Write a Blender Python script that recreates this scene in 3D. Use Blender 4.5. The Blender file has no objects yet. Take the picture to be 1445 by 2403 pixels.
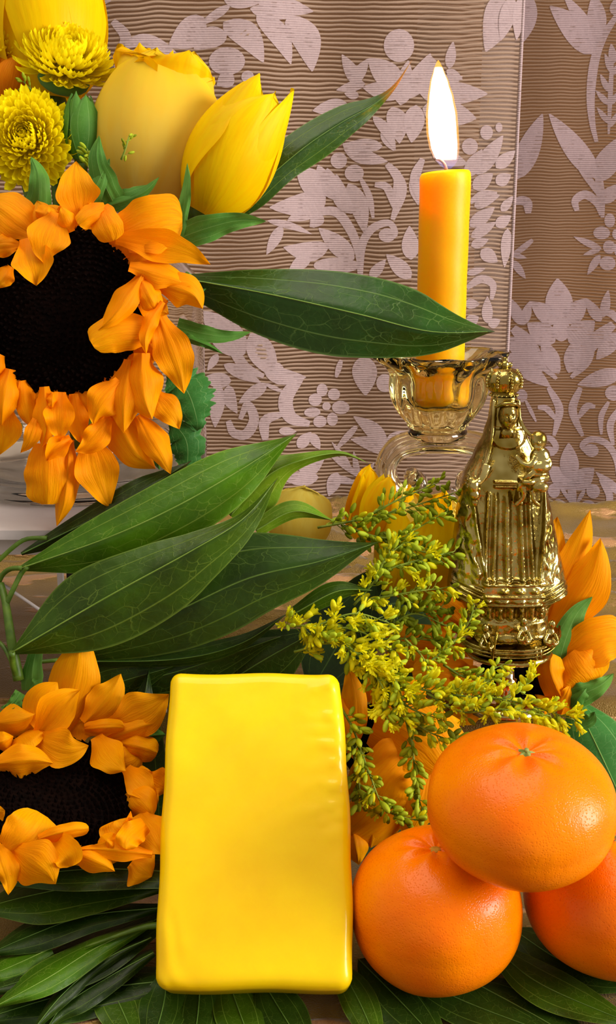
import bpy, bmesh, math, random
from mathutils import Vector, Matrix, noise
R = random.Random(7)
SC = bpy.context.scene
COL = SC.collection
pi = math.pi
sin, cos, sqrt, exp = math.sin, math.cos, math.sqrt, math.exp

# ------------------------------------------------------------------ camera
U = 0.01                        # the numbers below are centimetres
FPX, CX, CY = 2600.0, 722.5, 1201.5
CAMH, PITCH = 25.2, math.radians(15)
SP, CP = sin(PITCH), cos(PITCH)
cam_d = bpy.data.cameras.new('camera')
cam = bpy.data.objects.new('camera', cam_d)
COL.objects.link(cam)
cam.location = (0, 0, CAMH * U)
cam.rotation_euler = (pi / 2 - PITCH, 0, 0)
cam_d.sensor_fit = 'VERTICAL'
cam_d.sensor_height = 36
cam_d.lens = FPX / 2403.0 * 36
cam_d.clip_start = 0.01
cam_d.clip_end = 20
SC.camera = cam

# ------------------------------------------------------------------ light
SC.view_settings.view_transform = 'Standard'
SC.view_settings.look = 'None'
SC.view_settings.exposure = 0.08
SC.view_settings.gamma = 1.0
SC.view_settings.use_curve_mapping = False
SC.cycles.max_bounces = 8
SC.cycles.diffuse_bounces = 3
SC.cycles.glossy_bounces = 3
SC.cycles.transparent_max_bounces = 8
SC.cycles.transmission_bounces = 8
SC.cycles.use_adaptive_sampling = True
SC.cycles.adaptive_threshold = 0.05
SC.cycles.adaptive_min_samples = 16
SC.cycles.caustics_reflective = False
SC.cycles.caustics_refractive = True
world = bpy.data.worlds.new('world')
SC.world = world
world.use_nodes = True
world.node_tree.nodes['Background'].inputs[0].default_value = (1.0, 0.88, 0.78, 1)
world.node_tree.nodes['Background'].inputs[1].default_value = 0.42


def area(name, loc, target, sx, sy, power, col):
    d = bpy.data.lights.new(name, 'AREA')
    d.shape = 'RECTANGLE'
    d.size, d.size_y = sx, sy
    d.energy = power
    d.color = col
    o = bpy.data.objects.new(name, d)
    COL.objects.link(o)
    o.location = loc
    o.rotation_euler = (Vector(target) - Vector(loc)).to_track_quat('-Z', 'Y').to_euler()
    return o


area('window_light', (1.25, 0.02, 0.50), (0.0, 0.42, 0.08), 0.62, 0.62, 27.0, (1.0, 0.92, 0.88))
area('overhead_fill', (-0.3, 0.45, 1.9), (0.0, 0.45, 0.0), 1.6, 1.6, 30.0, (1.0, 0.88, 0.74))  # added soft fill from overhead, not a lamp of the room


# ------------------------------------------------------------------ pixel + distance -> place in the room
def P(px, py, z):
    """the point seen at (px, py) of the photograph at distance z (cm) along the camera axis"""
    u, v = (px - CX) / FPX * z, (py - CY) / FPX * z
    return Vector((u, z * CP - v * SP, CAMH - v * CP - z * SP)) * U


def PY(px, py, Y):
    """the same on the upright plane Y (cm) in front of the camera"""
    u, v = (px - CX) / FPX, (py - CY) / FPX
    s = Y / (CP - v * SP)
    return Vector((u * s, Y, CAMH - (v * CP + SP) * s)) * U


def G(px, py, h):
    """distance z at which the pixel's ray meets height h (cm)"""
    v = (py - CY) / FPX
    return (CAMH - h) / (v * CP + SP)


# ------------------------------------------------------------------ mesh helpers
def c(hexs, a=1.0):
    r = []
    for i in (0, 2, 4):
        s = int(hexs[i:i + 2], 16) / 255
        r.append(s / 12.92 if s <= 0.04045 else ((s + 0.055) / 1.055) ** 2.4)
    return (r[0], r[1], r[2], a)


class MB:
    def __init__(s):
        s.v, s.f, s.uv = [], [], {}

    def add(s, vs, fs):
        o = len(s.v)
        s.v += [Vector(x) for x in vs]
        s.f += [tuple(i + o for i in q) for q in fs]
        return s

    def grid(s, fn, nu, nv, closed_u=False):
        o = len(s.v)
        cu = nu if closed_u else nu + 1
        for j in range(nv + 1):
            for i in range(cu):
                s.uv[len(s.v)] = (i / nu, j / nv)
                s.v.append(Vector(fn(i / nu, j / nv)))
        for j in range(nv):
            for i in range(nu):
                a, b = o + j * cu + i, o + j * cu + (i + 1) % cu
                s.f.append((a, b, b + cu, a + cu))
        return s

    def tube(s, pts, rad, n=8, caps=True):
        pts = [Vector(p) for p in pts]
        m = len(pts)
        if not hasattr(rad, '__len__'):
            rad = [rad] * m
        o = len(s.v)
        nrm = None
        for i, p in enumerate(pts):
            t = (pts[min(i + 1, m - 1)] - pts[max(i - 1, 0)]).normalized()
            if nrm is None:
                nrm = t.orthogonal().normalized()
            else:
                nrm = (nrm - t * nrm.dot(t)).normalized()
            b = t.cross(nrm)
            for k in range(n):
                a = 2 * pi * k / n
                s.v.append(p + (nrm * cos(a) + b * sin(a)) * rad[i])
        for i in range(m - 1):
            for k in range(n):
                k2 = (k + 1) % n
                s.f.append((o + i * n + k, o + i * n + k2, o + (i + 1) * n + k2, o + (i + 1) * n + k))
        if caps:
            s.f.append(tuple(o + k for k in range(n))[::-1])
            s.f.append(tuple(o + (m - 1) * n + k for k in range(n)))
        return s

    def ball(s, ctr, r, nu=12, nv=8, fn=None, M=None):
        ctr = Vector(ctr)
        if not hasattr(r, '__len__'):
            r = (r, r, r)
        o = len(s.v)
        for j in range(nv + 1):
            ph = pi * j / nv
            for i in range(nu):
                th = 2 * pi * i / nu
                d = Vector((sin(ph) * cos(th), sin(ph) * sin(th), cos(ph)))
                k = fn(d) if fn else 1.0
                q = Vector((d.x * r[0], d.y * r[1], d.z * r[2])) * k
                if M is not None:
                    q = M @ q
                s.v.append(ctr + q)
        for j in range(nv):
            for i in range(nu):
                i2 = (i + 1) % nu
                s.f.append((o + j * nu + i, o + (j + 1) * nu + i, o + (j + 1) * nu + i2, o + j * nu + i2))
        return s

    def lathe(s, prof, n=48, mod=None, ctr=(0, 0, 0)):
        """prof: list of (radius, height); mod(theta, index) multiplies the radius"""
        ctr = Vector(ctr)
        o = len(s.v)
        for j, (r, h) in enumerate(prof):
            for i in range(n):
                th = 2 * pi * i / n
                k = mod(th, j) if mod else 1.0
                s.v.append(ctr + Vector((r * k * cos(th), r * k * sin(th), h)))
        for j in range(len(prof) - 1):
            for i in range(n):
                i2 = (i + 1) % n
                s.f.append((o + j * n + i, o + j * n + i2, o + (j + 1) * n + i2, o + (j + 1) * n + i))
        return s

    def box(s, lo, hi):
        x0, y0, z0 = lo
        x1, y1, z1 = hi
        return s.add([(x0, y0, z0), (x1, y0, z0), (x1, y1, z0), (x0, y1, z0), (x0, y0, z1), (x1, y0, z1), (x1, y1, z1), (x0, y1, z1)],
                     [(3, 2, 1, 0), (4, 5, 6, 7), (0, 1, 5, 4), (1, 2, 6, 5), (2, 3, 7, 6), (3, 0, 4, 7)])

    def mesh(s, name, mat, org=(0, 0, 0), smooth=True, weld=True):
        org = Vector(org)
        me = bpy.data.meshes.new(name)
        me.from_pydata([v - org for v in s.v], [], s.f)
        if s.uv:
            l = me.uv_layers.new(name='UVMap')
            for lp in me.loops:
                l.data[lp.index].uv = s.uv.get(lp.vertex_index, (0, 0))
        elif weld:
            b = bmesh.new()
            b.from_mesh(me)
            bmesh.ops.remove_doubles(b, verts=b.verts, dist=1e-6)
            bmesh.ops.recalc_face_normals(b, faces=b.faces)
            b.to_mesh(me)
            b.free()
        me.polygons.foreach_set('use_smooth', [smooth] * len(me.polygons))
        me.materials.append(mat)
        return me


def link(name, me, parent=None, loc=None):
    o = bpy.data.objects.new(name, me)
    COL.objects.link(o)
    if parent is not None:
        o.parent = parent
    if loc is not None:
        o.location = loc
    return o


def root_loc(o):
    l = Vector((0, 0, 0))
    while o is not None:
        l += o.location
        o = o.parent
    return l


def put(name, mb, mat, parent=None, org=None, smooth=True, thick=None):
    """mesh given in world space -> an object; under a parent (unrotated) it is stored relative to it"""
    if parent is not None:
        o = link(name, mb.mesh(name, mat, root_loc(parent), smooth), parent)
    else:
        org = Vector(org) if org is not None else mb.v[0]
        o = link(name, mb.mesh(name, mat, org, smooth), None, org)
    if thick:
        m = o.modifiers.new('thickness', 'SOLIDIFY')
        m.thickness = thick * U
        m.offset = 0
    return o


def tag(o, label, cat, group=None, kind=None):
    o['label'] = label
    o['category'] = cat
    if group:
        o['group'] = group
    if kind:
        o['kind'] = kind
    return o


def struct(o):
    o['kind'] = 'structure'
    return o


def thing(name, loc, label, cat, group=None, M=None):
    o = bpy.data.objects.new(name, None)
    COL.objects.link(o)
    o.empty_display_size = 0.01
    o.location = loc
    if M is not None:
        o.matrix_world = Matrix.Translation(loc) @ M.to_4x4()
    tag(o, label, cat, group)
    return o


def frame(zdir, xhint=Vector((1, 0, 0))):
    z = zdir.normalized()
    x = (xhint - z * xhint.dot(z)).normalized()
    y = z.cross(x)
    return Matrix((x, y, z)).transposed()


def crom(pts, n):
    """Catmull-Rom through the points, n+1 samples"""
    pts = [Vector(p) for p in pts]
    if len(pts) == 2:
        return [pts[0].lerp(pts[1], i / n) for i in range(n + 1)]
    q = [pts[0] * 2 - pts[1]] + pts + [pts[-1] * 2 - pts[-2]]
    m = len(pts) - 1
    L = [0]
    for i in range(m):
        L.append(L[-1] + max(1e-9, (pts[i + 1] - pts[i]).length))
    out = []
    for k in range(n + 1):
        d = L[-1] * k / n
        i = 0
        while i < m - 1 and d > L[i + 1]:
            i += 1
        t = (d - L[i]) / (L[i + 1] - L[i])
        a, b, cc, e = q[i], q[i + 1], q[i + 2], q[i + 3]
        out.append(0.5 * ((2 * b) + (cc - a) * t + (2 * a - 5 * b + 4 * cc - e) * t * t + (3 * b - a - 3 * cc + e) * t ** 3))
    return out


def lerpl(l, t):
    if not hasattr(l, '__len__'):
        return l
    x = t * (len(l) - 1)
    i = min(int(x), len(l) - 2)
    f = x - i
    b, d = l[i], l[i + 1]
    a = l[i - 1] if i > 0 else 2 * b - d
    e = l[i + 2] if i + 2 < len(l) else d + 0.35 * (d - b)
    r = 0.5 * (2 * b + (d - a) * f + (2 * a - 5 * b + 4 * d - e) * f * f + (3 * b - a - 3 * d + e) * f ** 3)
    return max(min(r, max(b, d) * 1.15), min(b, d)) if min(b, d) >= 0 else r


def tab(rows, x, k):
    """piecewise linear table lookup: rows of (x, a, b, ...)"""
    if x <= rows[0][0]:
        return rows[0][k]
    for a, b in zip(rows, rows[1:]):
        if x <= b[0]:
            f = (x - a[0]) / (b[0] - a[0])
            f = f * f * (3 - 2 * f) * 0.5 + f * 0.5
            return a[k] * (1 - f) + b[k] * f
    return rows[-1][k]


def prof_leaf(t):
    return (sin(pi * min(1, max(0, t)) ** 0.9) ** 0.85) * (1 - 0.25 * t ** 3)


def prof_petal(t):
    if t < 0.46:
        s = t / 0.46
        return 0.36 + 0.64 * s * s * (3 - 2 * s)
    s = (t - 0.46) / 0.54
    return max(0.0, 1 - s ** 1.75) * (1 - 0.10 * s)


def prof_blunt(t):
    if t < 0.5:
        return 0.6 + 0.4 * sin(pi * t)
    s = (t - 0.5) / 0.5
    return 0.25 + 0.75 * max(0.0, 1 - s ** 3) ** 0.5


def prof_sepal(t):
    return (1 - t) ** 0.9 * (0.75 + 0.9 * t)


PROF = dict(leaf=prof_leaf, petal=prof_petal, blunt=prof_blunt, sepal=prof_sepal, one=lambda t: 1.0)


def blade_mb(mid, wl, wr=None, prof='leaf', d=(0, 0), cup=0.0, ruf=0.0, rufn=3.0, nu=8, nv=22, ph=0.0, ground=None, crease=0.0, edge=None, ef=5.0):
    """a leaf or petal: mid = [(px, py, z cm)...], half widths in px, depth of its edges in cm"""
    if wr is None:
        wr = wl
    mp = crom(mid, nv)
    pf = PROF[prof]
    mb = MB()

    def fn(a, t):
        i = int(round(t * nv))
        p = mp[i]
        q0, q1 = mp[max(i - 1, 0)], mp[min(i + 1, nv)]
        tx, ty = q1.x - q0.x, q1.y - q0.y
        l = sqrt(tx * tx + ty * ty) or 1
        nx, ny = -ty / l, tx / l
        u = a * 2 - 1
        w = (lerpl(wl, t) if u < 0 else lerpl(wr, t)) * pf(t)
        r = ruf * sin(2 * pi * rufn * t + ph + (1.3 if u > 0 else 0)) * u * u
        if edge is not None:
            w *= 1 + edge * noise.noise(Vector((t * ef + ph, 3.0 if u > 0 else -3.0, ph)))
        dd = (lerpl(d[0], t) if u < 0 else lerpl(d[1], t)) * abs(u) + cup * u * u * pf(t) + r - crease * (exp(-(u / 0.10) ** 2) + 0.6 * exp(-((abs(u) - 0.45) / 0.10) ** 2))
        x, y = p.x + nx * w * u, p.y + ny * w * u
        if ground:                                   # lying: p.z is a height, dd lowers the edges
            return P(x, y, G(x, y, max(0.08, p.z - dd)))
        return P(x, y, p.z + dd)
    mb.grid(fn, nu, nv)
    return mb, mp


def blade(name, mid, wl, mat, parent=None, thick=None, rib=None, ribw=0.05, **k):
    mb, mp = blade_mb(mid, wl, **k)
    org = mb.v[k.get('nu', 8) // 2] if parent is None else None
    o = put(name, mb, mat, parent, org, thick=thick)
    if rib is not None:
        nv = k.get('nv', 22)
        nu = k.get('nu', 8)
        pts = [mb.v[j * (nu + 1) + nu // 2] for j in range(nv)]
        # lift towards the viewer side of the blade
        camp = Vector((0, 0, CAMH * U))
        pts = [p + (camp - p).normalized() * 0.012 * U for p in pts]
        rm = MB().tube(pts, [ribw * U * (1 - 0.75 * i / nv) for i in range(nv)], 6)
        put('midrib', rm, rib, o)
    return o
# ------------------------------------------------------------------ materials
def newmat(name):
    m = bpy.data.materials.new(name)
    m.use_nodes = True
    nt = m.node_tree
    nt.nodes.clear()
    return m, nt, nt.nodes.new('ShaderNodeOutputMaterial')


class N:
    """tiny node-graph writer"""
    def __init__(s, nt):
        s.nt = nt

    def n(s, t, ins=None, **props):
        k = s.nt.nodes.new('ShaderNode' + t)
        for a, b in props.items():
            setattr(k, a, b)
        for a, b in (ins or {}).items():
            sk = k.inputs[a]
            if isinstance(b, bpy.types.NodeSocket):
                s.nt.links.new(b, sk)
            else:
                sk.default_value = b
        return k

    def math(s, op, a, b=0.0, cc=0.0):
        return s.n('Math', {0: a, 1: b, 2: cc}, operation=op).outputs[0]

    def mix(s, f, a, b, blend='MIX'):
        return s.n('Mix', {0: f, 6: a, 7: b}, data_type='RGBA', blend_type=blend).outputs[2]

    def ramp(s, f, stops):
        k = s.n('ValToRGB', {0: f})
        el = k.color_ramp.elements
        while len(el) < len(stops):
            el.new(0.5)
        for e, (p, col) in zip(el, stops):
            e.position = p
            e.color = col
        return k.outputs[0]

    def noise(s, vec, scale, detail=3.0, rough=0.5):
        return s.n('TexNoise', {'Vector': vec, 'Scale': scale, 'Detail': detail, 'Roughness': rough}).outputs[0]

    def bump(s, h, strength, dist, nrm=None):
        d = {'Height': h, 'Strength': strength, 'Distance': dist}
        if nrm is not None:
            d['Normal'] = nrm
        return s.n('Bump', d).outputs[0]

    def mapping(s, vec, scale=(1, 1, 1), rot=(0, 0, 0), loc=(0, 0, 0)):
        return s.n('Mapping', {'Vector': vec, 'Scale': scale, 'Rotation': rot, 'Location': loc}).outputs[0]


def coords(nd):
    t = nd.n('TexCoord')
    return t.outputs['Object'], t.outputs['UV']


def principled(nd, **k):
    names = dict(col='Base Color', rough='Roughness', metal='Metallic', nrm='Normal', spec='Specular IOR Level', trans='Transmission Weight',
                 ior='IOR', sss='Subsurface Weight', sssr='Subsurface Radius', ssss='Subsurface Scale', coat='Coat Weight', coatr='Coat Roughness',
                 sheen='Sheen Weight', emit='Emission Color', emits='Emission Strength')
    return nd.n('BsdfPrincipled', {names[a]: b for a, b in k.items()})


def petal_mat(name, c_base, c_tip, c_vein, trl=0.28, streak=10.0, rough=0.55, bump=0.25):
    m, nt, out = newmat(name)
    nd = N(nt)
    ob, uv = coords(nd)
    sep = nd.n('SeparateXYZ', {0: uv})
    st = nd.noise(nd.mapping(uv, (streak, 1.2, 1)), 3.0, 3.0)
    base = nd.mix(nd.math('SMOOTH_MIN', sep.outputs[1], 1.0, 0.1), c_base, c_tip)
    f = nd.math('MULTIPLY', nd.ramp(st, [(0.42, (0, 0, 0, 1)), (0.62, (1, 1, 1, 1))]), 0.45)
    col = nd.mix(f, base, c_vein)
    big = nd.noise(ob, 90.0, 2.0)
    col = nd.mix(nd.math('MULTIPLY', big, 0.35), col, c_tip)
    nrm = nd.bump(st, bump, 0.002)
    p = principled(nd, col=col, rough=rough, spec=0.08, nrm=nrm)
    t = nd.n('BsdfTranslucent', {'Color': col, 'Normal': nrm})
    s = nd.n('MixShader', {0: trl, 1: p.outputs[0], 2: t.outputs[0]})
    nt.links.new(s.outputs[0], out.inputs[0])
    return m


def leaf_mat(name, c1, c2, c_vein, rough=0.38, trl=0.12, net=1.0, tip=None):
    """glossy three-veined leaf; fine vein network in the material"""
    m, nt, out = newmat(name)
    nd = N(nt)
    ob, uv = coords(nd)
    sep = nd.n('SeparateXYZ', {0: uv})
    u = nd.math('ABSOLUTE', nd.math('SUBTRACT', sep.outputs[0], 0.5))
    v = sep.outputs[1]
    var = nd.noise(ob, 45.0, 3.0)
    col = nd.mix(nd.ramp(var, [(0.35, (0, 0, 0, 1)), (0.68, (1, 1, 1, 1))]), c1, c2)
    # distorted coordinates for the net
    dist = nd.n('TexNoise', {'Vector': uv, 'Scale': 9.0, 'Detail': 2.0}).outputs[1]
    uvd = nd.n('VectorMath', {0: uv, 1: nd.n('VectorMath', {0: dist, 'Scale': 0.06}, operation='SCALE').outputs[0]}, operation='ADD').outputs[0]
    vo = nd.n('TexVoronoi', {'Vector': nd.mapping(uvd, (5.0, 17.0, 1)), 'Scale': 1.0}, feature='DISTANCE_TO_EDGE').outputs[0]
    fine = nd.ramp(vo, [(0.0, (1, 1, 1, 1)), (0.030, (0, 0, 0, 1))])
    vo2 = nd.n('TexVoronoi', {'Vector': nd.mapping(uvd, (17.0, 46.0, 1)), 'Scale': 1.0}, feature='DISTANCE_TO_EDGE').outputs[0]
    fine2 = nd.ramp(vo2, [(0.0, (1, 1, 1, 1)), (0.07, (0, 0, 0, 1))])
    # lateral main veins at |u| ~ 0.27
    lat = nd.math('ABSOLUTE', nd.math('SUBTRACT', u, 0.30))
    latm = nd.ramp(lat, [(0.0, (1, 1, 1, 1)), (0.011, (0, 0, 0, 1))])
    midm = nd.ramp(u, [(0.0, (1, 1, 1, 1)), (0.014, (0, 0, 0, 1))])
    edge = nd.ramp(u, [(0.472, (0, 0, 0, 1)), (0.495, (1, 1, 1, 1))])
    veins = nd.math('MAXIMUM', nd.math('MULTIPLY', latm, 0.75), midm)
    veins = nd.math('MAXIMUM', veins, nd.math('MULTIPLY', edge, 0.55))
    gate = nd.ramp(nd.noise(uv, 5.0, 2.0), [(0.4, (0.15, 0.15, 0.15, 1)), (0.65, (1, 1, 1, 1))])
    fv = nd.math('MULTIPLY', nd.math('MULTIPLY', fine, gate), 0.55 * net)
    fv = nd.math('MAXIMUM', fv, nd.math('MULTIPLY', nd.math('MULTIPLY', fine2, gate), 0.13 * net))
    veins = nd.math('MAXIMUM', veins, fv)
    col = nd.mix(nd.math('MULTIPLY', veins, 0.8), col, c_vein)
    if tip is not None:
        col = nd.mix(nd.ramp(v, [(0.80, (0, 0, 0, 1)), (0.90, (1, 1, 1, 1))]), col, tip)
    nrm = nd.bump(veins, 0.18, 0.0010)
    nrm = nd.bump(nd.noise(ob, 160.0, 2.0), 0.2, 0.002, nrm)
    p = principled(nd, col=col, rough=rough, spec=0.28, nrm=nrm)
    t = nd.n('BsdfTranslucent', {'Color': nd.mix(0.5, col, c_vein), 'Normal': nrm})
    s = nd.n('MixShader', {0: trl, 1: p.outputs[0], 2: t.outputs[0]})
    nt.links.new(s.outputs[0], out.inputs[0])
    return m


def plain_mat(name, c1, c2, scale=120.0, rough=0.5, metal=0.0, bump=0.2, bdist=0.0008, spec=0.4, trl=0.0, **k):
    m, nt, out = newmat(name)
    nd = N(nt)
    ob, uv = coords(nd)
    nz = nd.noise(ob, scale, 4.0)
    col = nd.mix(nd.ramp(nz, [(0.35, (0, 0, 0, 1)), (0.65, (1, 1, 1, 1))]), c1, c2)
    nrm = nd.bump(nz, bump, bdist)
    p = principled(nd, col=col, rough=rough, metal=metal, spec=spec, nrm=nrm, **k)
    sh = p.outputs[0]
    if trl:
        t = nd.n('BsdfTranslucent', {'Color': col, 'Normal': nrm})
        sh = nd.n('MixShader', {0: trl, 1: sh, 2: t.outputs[0]}).outputs[0]
    nt.links.new(sh, out.inputs[0])
    return m


M = {}
M['sun'] = petal_mat('sunflower_petal', c('FF8C00'), c('FFB200'), c('FA8200'), trl=0.34)
M['sun2'] = petal_mat('sunflower_petal_low', c('FF9400'), c('FFB600'), c('F88C00'), trl=0.32)
M['yel'] = petal_mat('tulip_petal', c('F6CC00'), c('FFDE00'), c('F8BE00'), trl=0.30, streak=6, bump=0.12, rough=0.45)
M['rose'] = petal_mat('rose_petal', c('FFE074'), c('F4D010'), c('FFCE40'), trl=0.30, streak=4, bump=0.10)  # pale petal base paints in the highlight; the deeper rim is its own yellow
M['roseb'] = petal_mat('rose_petal_rich', c('FFBC00'), c('FFD400'), c('FF9A00'), trl=0.30, streak=4, bump=0.10)
M['pale'] = petal_mat('rose_petal_pale', c('FBE25A'), c('FFEE70'), c('F8D83C'), trl=0.30, streak=4, bump=0.10)
M['mum'] = petal_mat('mum_petal', c('F2D400'), c('FFF41A'), c('F8DC00'), trl=0.42, streak=3, bump=0.1)
M['orangeflower'] = petal_mat('orange_petal', c('F58A00'), c('FFA010'), c('E87400'), trl=0.3)
M['leaf'] = leaf_mat('laurel_leaf', c('2A4006'), c('3B5E08'), c('809C38'))
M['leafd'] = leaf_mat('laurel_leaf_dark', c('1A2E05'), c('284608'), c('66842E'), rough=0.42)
M['leafb'] = leaf_mat('laurel_leaf_bright', c('345A06'), c('4E800A'), c('94B244'))
M['leafy'] = leaf_mat('young_laurel_leaf', c('55800F'), c('749A1C'), c('B9C858'))
M['leaft'] = leaf_mat('tapered_leaf', c('24440C'), c('335C10'), c('7E9A3C'), tip=c('D07A1E'))
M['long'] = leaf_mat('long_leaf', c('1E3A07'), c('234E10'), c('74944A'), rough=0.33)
M['sunleaf'] = leaf_mat('sunflower_leaf', c('2A6A22'), c('3F8A38'), c('8DBB6C'), rough=0.6)
M['rib'] = plain_mat('leaf_rib', c('6E9232'), c('84A444'), rough=0.5)
M['ribd'] = plain_mat('leaf_rib_dark', c('4E7228'), c('648638'), rough=0.5)
M['sepal'] = leaf_mat('sepal_green', c('3C741C'), c('5E9636'), c('86B060'), rough=0.65, trl=0.2, net=0.7)
M['leafs'] = leaf_mat('leaf_painted_shade', c('18280A'), c('223C0C'), c('4A6628'), rough=0.85, net=0.5)  # leaf green darkened to stand in for shade inside the pile
M['sepalb'] = plain_mat('sepal_blue_green', c('3F8C4A'), c('5EA55E'), scale=150, rough=0.6, trl=0.12)
M['stem'] = plain_mat('stem_green', c('3C5A0C'), c('56741A'), scale=200, rough=0.5)
M['rodstem'] = plain_mat('goldenrod_stem', c('66801A'), c('8A9A2C'), scale=300, rough=0.6)
M['bud1'] = plain_mat('goldenrod_bud_green', c('9CB818'), c('C8D834'), scale=600, rough=0.5, trl=0.25, spec=0.2)
M['bud2'] = plain_mat('goldenrod_bud_olive', c('728606'), c('9CA80E'), scale=600, rough=0.5, trl=0.25, spec=0.2)  # darker olive buds, with shade put into their colour
M['bud3'] = plain_mat('goldenrod_bud_yellow', c('D2D40A'), c('F2E60E'), scale=600, rough=0.5, trl=0.3, spec=0.2)
M['disc'] = plain_mat('sunflower_disc', c('060201'), c('120603'), scale=400, rough=0.9, bump=0.6, spec=0.05)
M['floret'] = plain_mat('sunflower_floret', c('050100'), c('100502'), scale=300, rough=0.85, spec=0.05)
M['wick'] = plain_mat('wick', c('2A2430'), c('4A3C40'), rough=0.9)
M['riser'] = plain_mat('riser_white', c('B9B0AE'), c('C9C2C0'), scale=30, rough=0.45)
M['black'] = plain_mat('riser_black', c('14120F'), c('1C1916'), rough=0.6)
M['wood'] = plain_mat('table_wood', c('3A2414'), c('4A2E1A'), rough=0.6)


def orange_mat():
    m, nt, out = newmat('mandarin_peel')
    nd = N(nt)
    ob, uv = coords(nd)
    nz = nd.noise(ob, 35.0, 3.0)
    col = nd.mix(nd.ramp(nz, [(0.3, (0, 0, 0, 1)), (0.7, (1, 1, 1, 1))]), c('F46E00'), c('FA8C00'))
    vo = nd.n('TexVoronoi', {'Vector': ob, 'Scale': 1250.0, 'Randomness': 1.0}).outputs[0]
    pore = nd.ramp(vo, [(0.0, (1, 1, 1, 1)), (0.42, (0, 0, 0, 1))])
    fine = nd.noise(ob, 1400.0, 2.0)
    col = nd.mix(nd.math('MULTIPLY', pore, 0.42), col, c('E65E00'))
    h = nd.math('ADD', nd.math('MULTIPLY', pore, -1.0), nd.math('MULTIPLY', fine, 0.5))
    nrm = nd.bump(h, 0.22, 0.0005)
    nrm = nd.bump(nd.noise(ob, 260.0, 2.0), 0.10, 0.002, nrm)
    p = principled(nd, col=col, rough=0.25, spec=0.20, nrm=nrm, sss=0.04, sssr=(0.6, 0.3, 0.02), ssss=0.004)
    nt.links.new(p.outputs[0], out.inputs[0])
    return m


def soap_mat():
    m, nt, out = newmat('yellow_soap')
    nd = N(nt)
    ob, uv = coords(nd)
    nz = nd.noise(ob, 38.0, 4.0)
    col = nd.mix(nd.ramp(nz, [(0.3, (0, 0, 0, 1)), (0.7, (1, 1, 1, 1))]), c('F2C400'), c('F9D400'))
    # little dark specks and a frothy patch
    vo = nd.n('TexVoronoi', {'Vector': ob, 'Scale': 95.0}).outputs[0]
    speck = nd.ramp(vo, [(0.045, (1, 1, 1, 1)), (0.07, (0, 0, 0, 1))])
    gate = nd.ramp(nd.noise(ob, 30.0, 1.0), [(0.60, (0, 0, 0, 1)), (0.66, (1, 1, 1, 1))])
    col = nd.mix(nd.math('MULTIPLY', nd.math('MULTIPLY', speck, gate), 0.5), col, c('B98A00'))
    nrm = nd.bump(nd.noise(ob, 260.0, 3.0), 0.10, 0.0008)
    w = nd.n('TexWave', {'Vector': nd.mapping(ob, (1, 1, 1), (0, 0.6, 0)), 'Scale': 32.0, 'Distortion': 7.0, 'Detail': 2.0, 'Detail Scale': 1.2}, bands_direction='Z').outputs[1]
    nrm = nd.bump(w, 0.03, 0.0015, nrm)
    p = principled(nd, col=col, rough=0.42, spec=0.18, nrm=nrm, sss=0.2, sssr=(1.0, 0.7, 0.02), ssss=0.006, coat=0.30, coatr=0.06)
    nt.links.new(p.outputs[0], out.inputs[0])
    return m


def gold_mat():
    m, nt, out = newmat('cast_brass')
    nd = N(nt)
    ob, uv = coords(nd)
    nz = nd.noise(ob, 420.0, 4.0)
    big = nd.noise(ob, 90.0, 2.0)
    col = nd.mix(nd.ramp(big, [(0.35, (0, 0, 0, 1)), (0.7, (1, 1, 1, 1))]), c('8E7628'), c('DCCC82'))
    nrm = nd.bump(nz, 0.42, 0.0008)
    nrm = nd.bump(nd.noise(ob, 1500.0, 2.0), 0.15, 0.0003, nrm)
    r = nd.math('ADD', nd.math('MULTIPLY', nz, 0.20), 0.07)
    p = principled(nd, col=col, rough=r, metal=1.0, nrm=nrm)
    nt.links.new(p.outputs[0], out.inputs[0])
    return m


def glass_mat(name, col, rough=0.02, ior=1.47):
    m, nt, out = newmat(name)
    nd = N(nt)
    ob, uv = coords(nd)
    nrm = nd.bump(nd.noise(ob, 70.0, 1.0), 0.06, 0.002)
    p = principled(nd, col=col, rough=rough, trans=1.0, ior=ior, nrm=nrm)
    nt.links.new(p.outputs[0], out.inputs[0])
    return m


def wax_mat():
    m, nt, out = newmat('candle_wax')
    nd = N(nt)
    ob, uv = coords(nd)
    sep = nd.n('SeparateXYZ', {0: ob})
    nz = nd.noise(ob, 60.0, 3.0)
    col = nd.mix(nz, c('FFAC00'), c('FFBC00'))
    p = principled(nd, col=col, rough=0.4, spec=0.2, sss=0.85, sssr=(1.0, 0.42, 0.03), ssss=0.018)
    nt.links.new(p.outputs[0], out.inputs[0])
    return m


def flame_mat(name, stops, strength, alpha=None, h0=0.0, h1=1.0):
    """emission along the flame's own height (object z)"""
    m, nt, out = newmat(name)
    nd = N(nt)
    ob, uv = coords(nd)
    z = nd.n('SeparateXYZ', {0: ob}).outputs[2]
    t = nd.n('MapRange', {0: z, 1: h0, 2: h1, 3: 0.0, 4: 1.0}).outputs[0]
    col = nd.ramp(t, stops)
    e = nd.n('Emission', {0: col, 1: strength})
    sh = e.outputs[0]
    if alpha is not None:
        a = nd.ramp(t, alpha)
        tr = nd.n('BsdfTransparent')
        sh = nd.n('MixShader', {0: a, 1: tr.outputs[0], 2: sh}).outputs[0]
    nt.links.new(sh, out.inputs[0])
    return m


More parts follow.
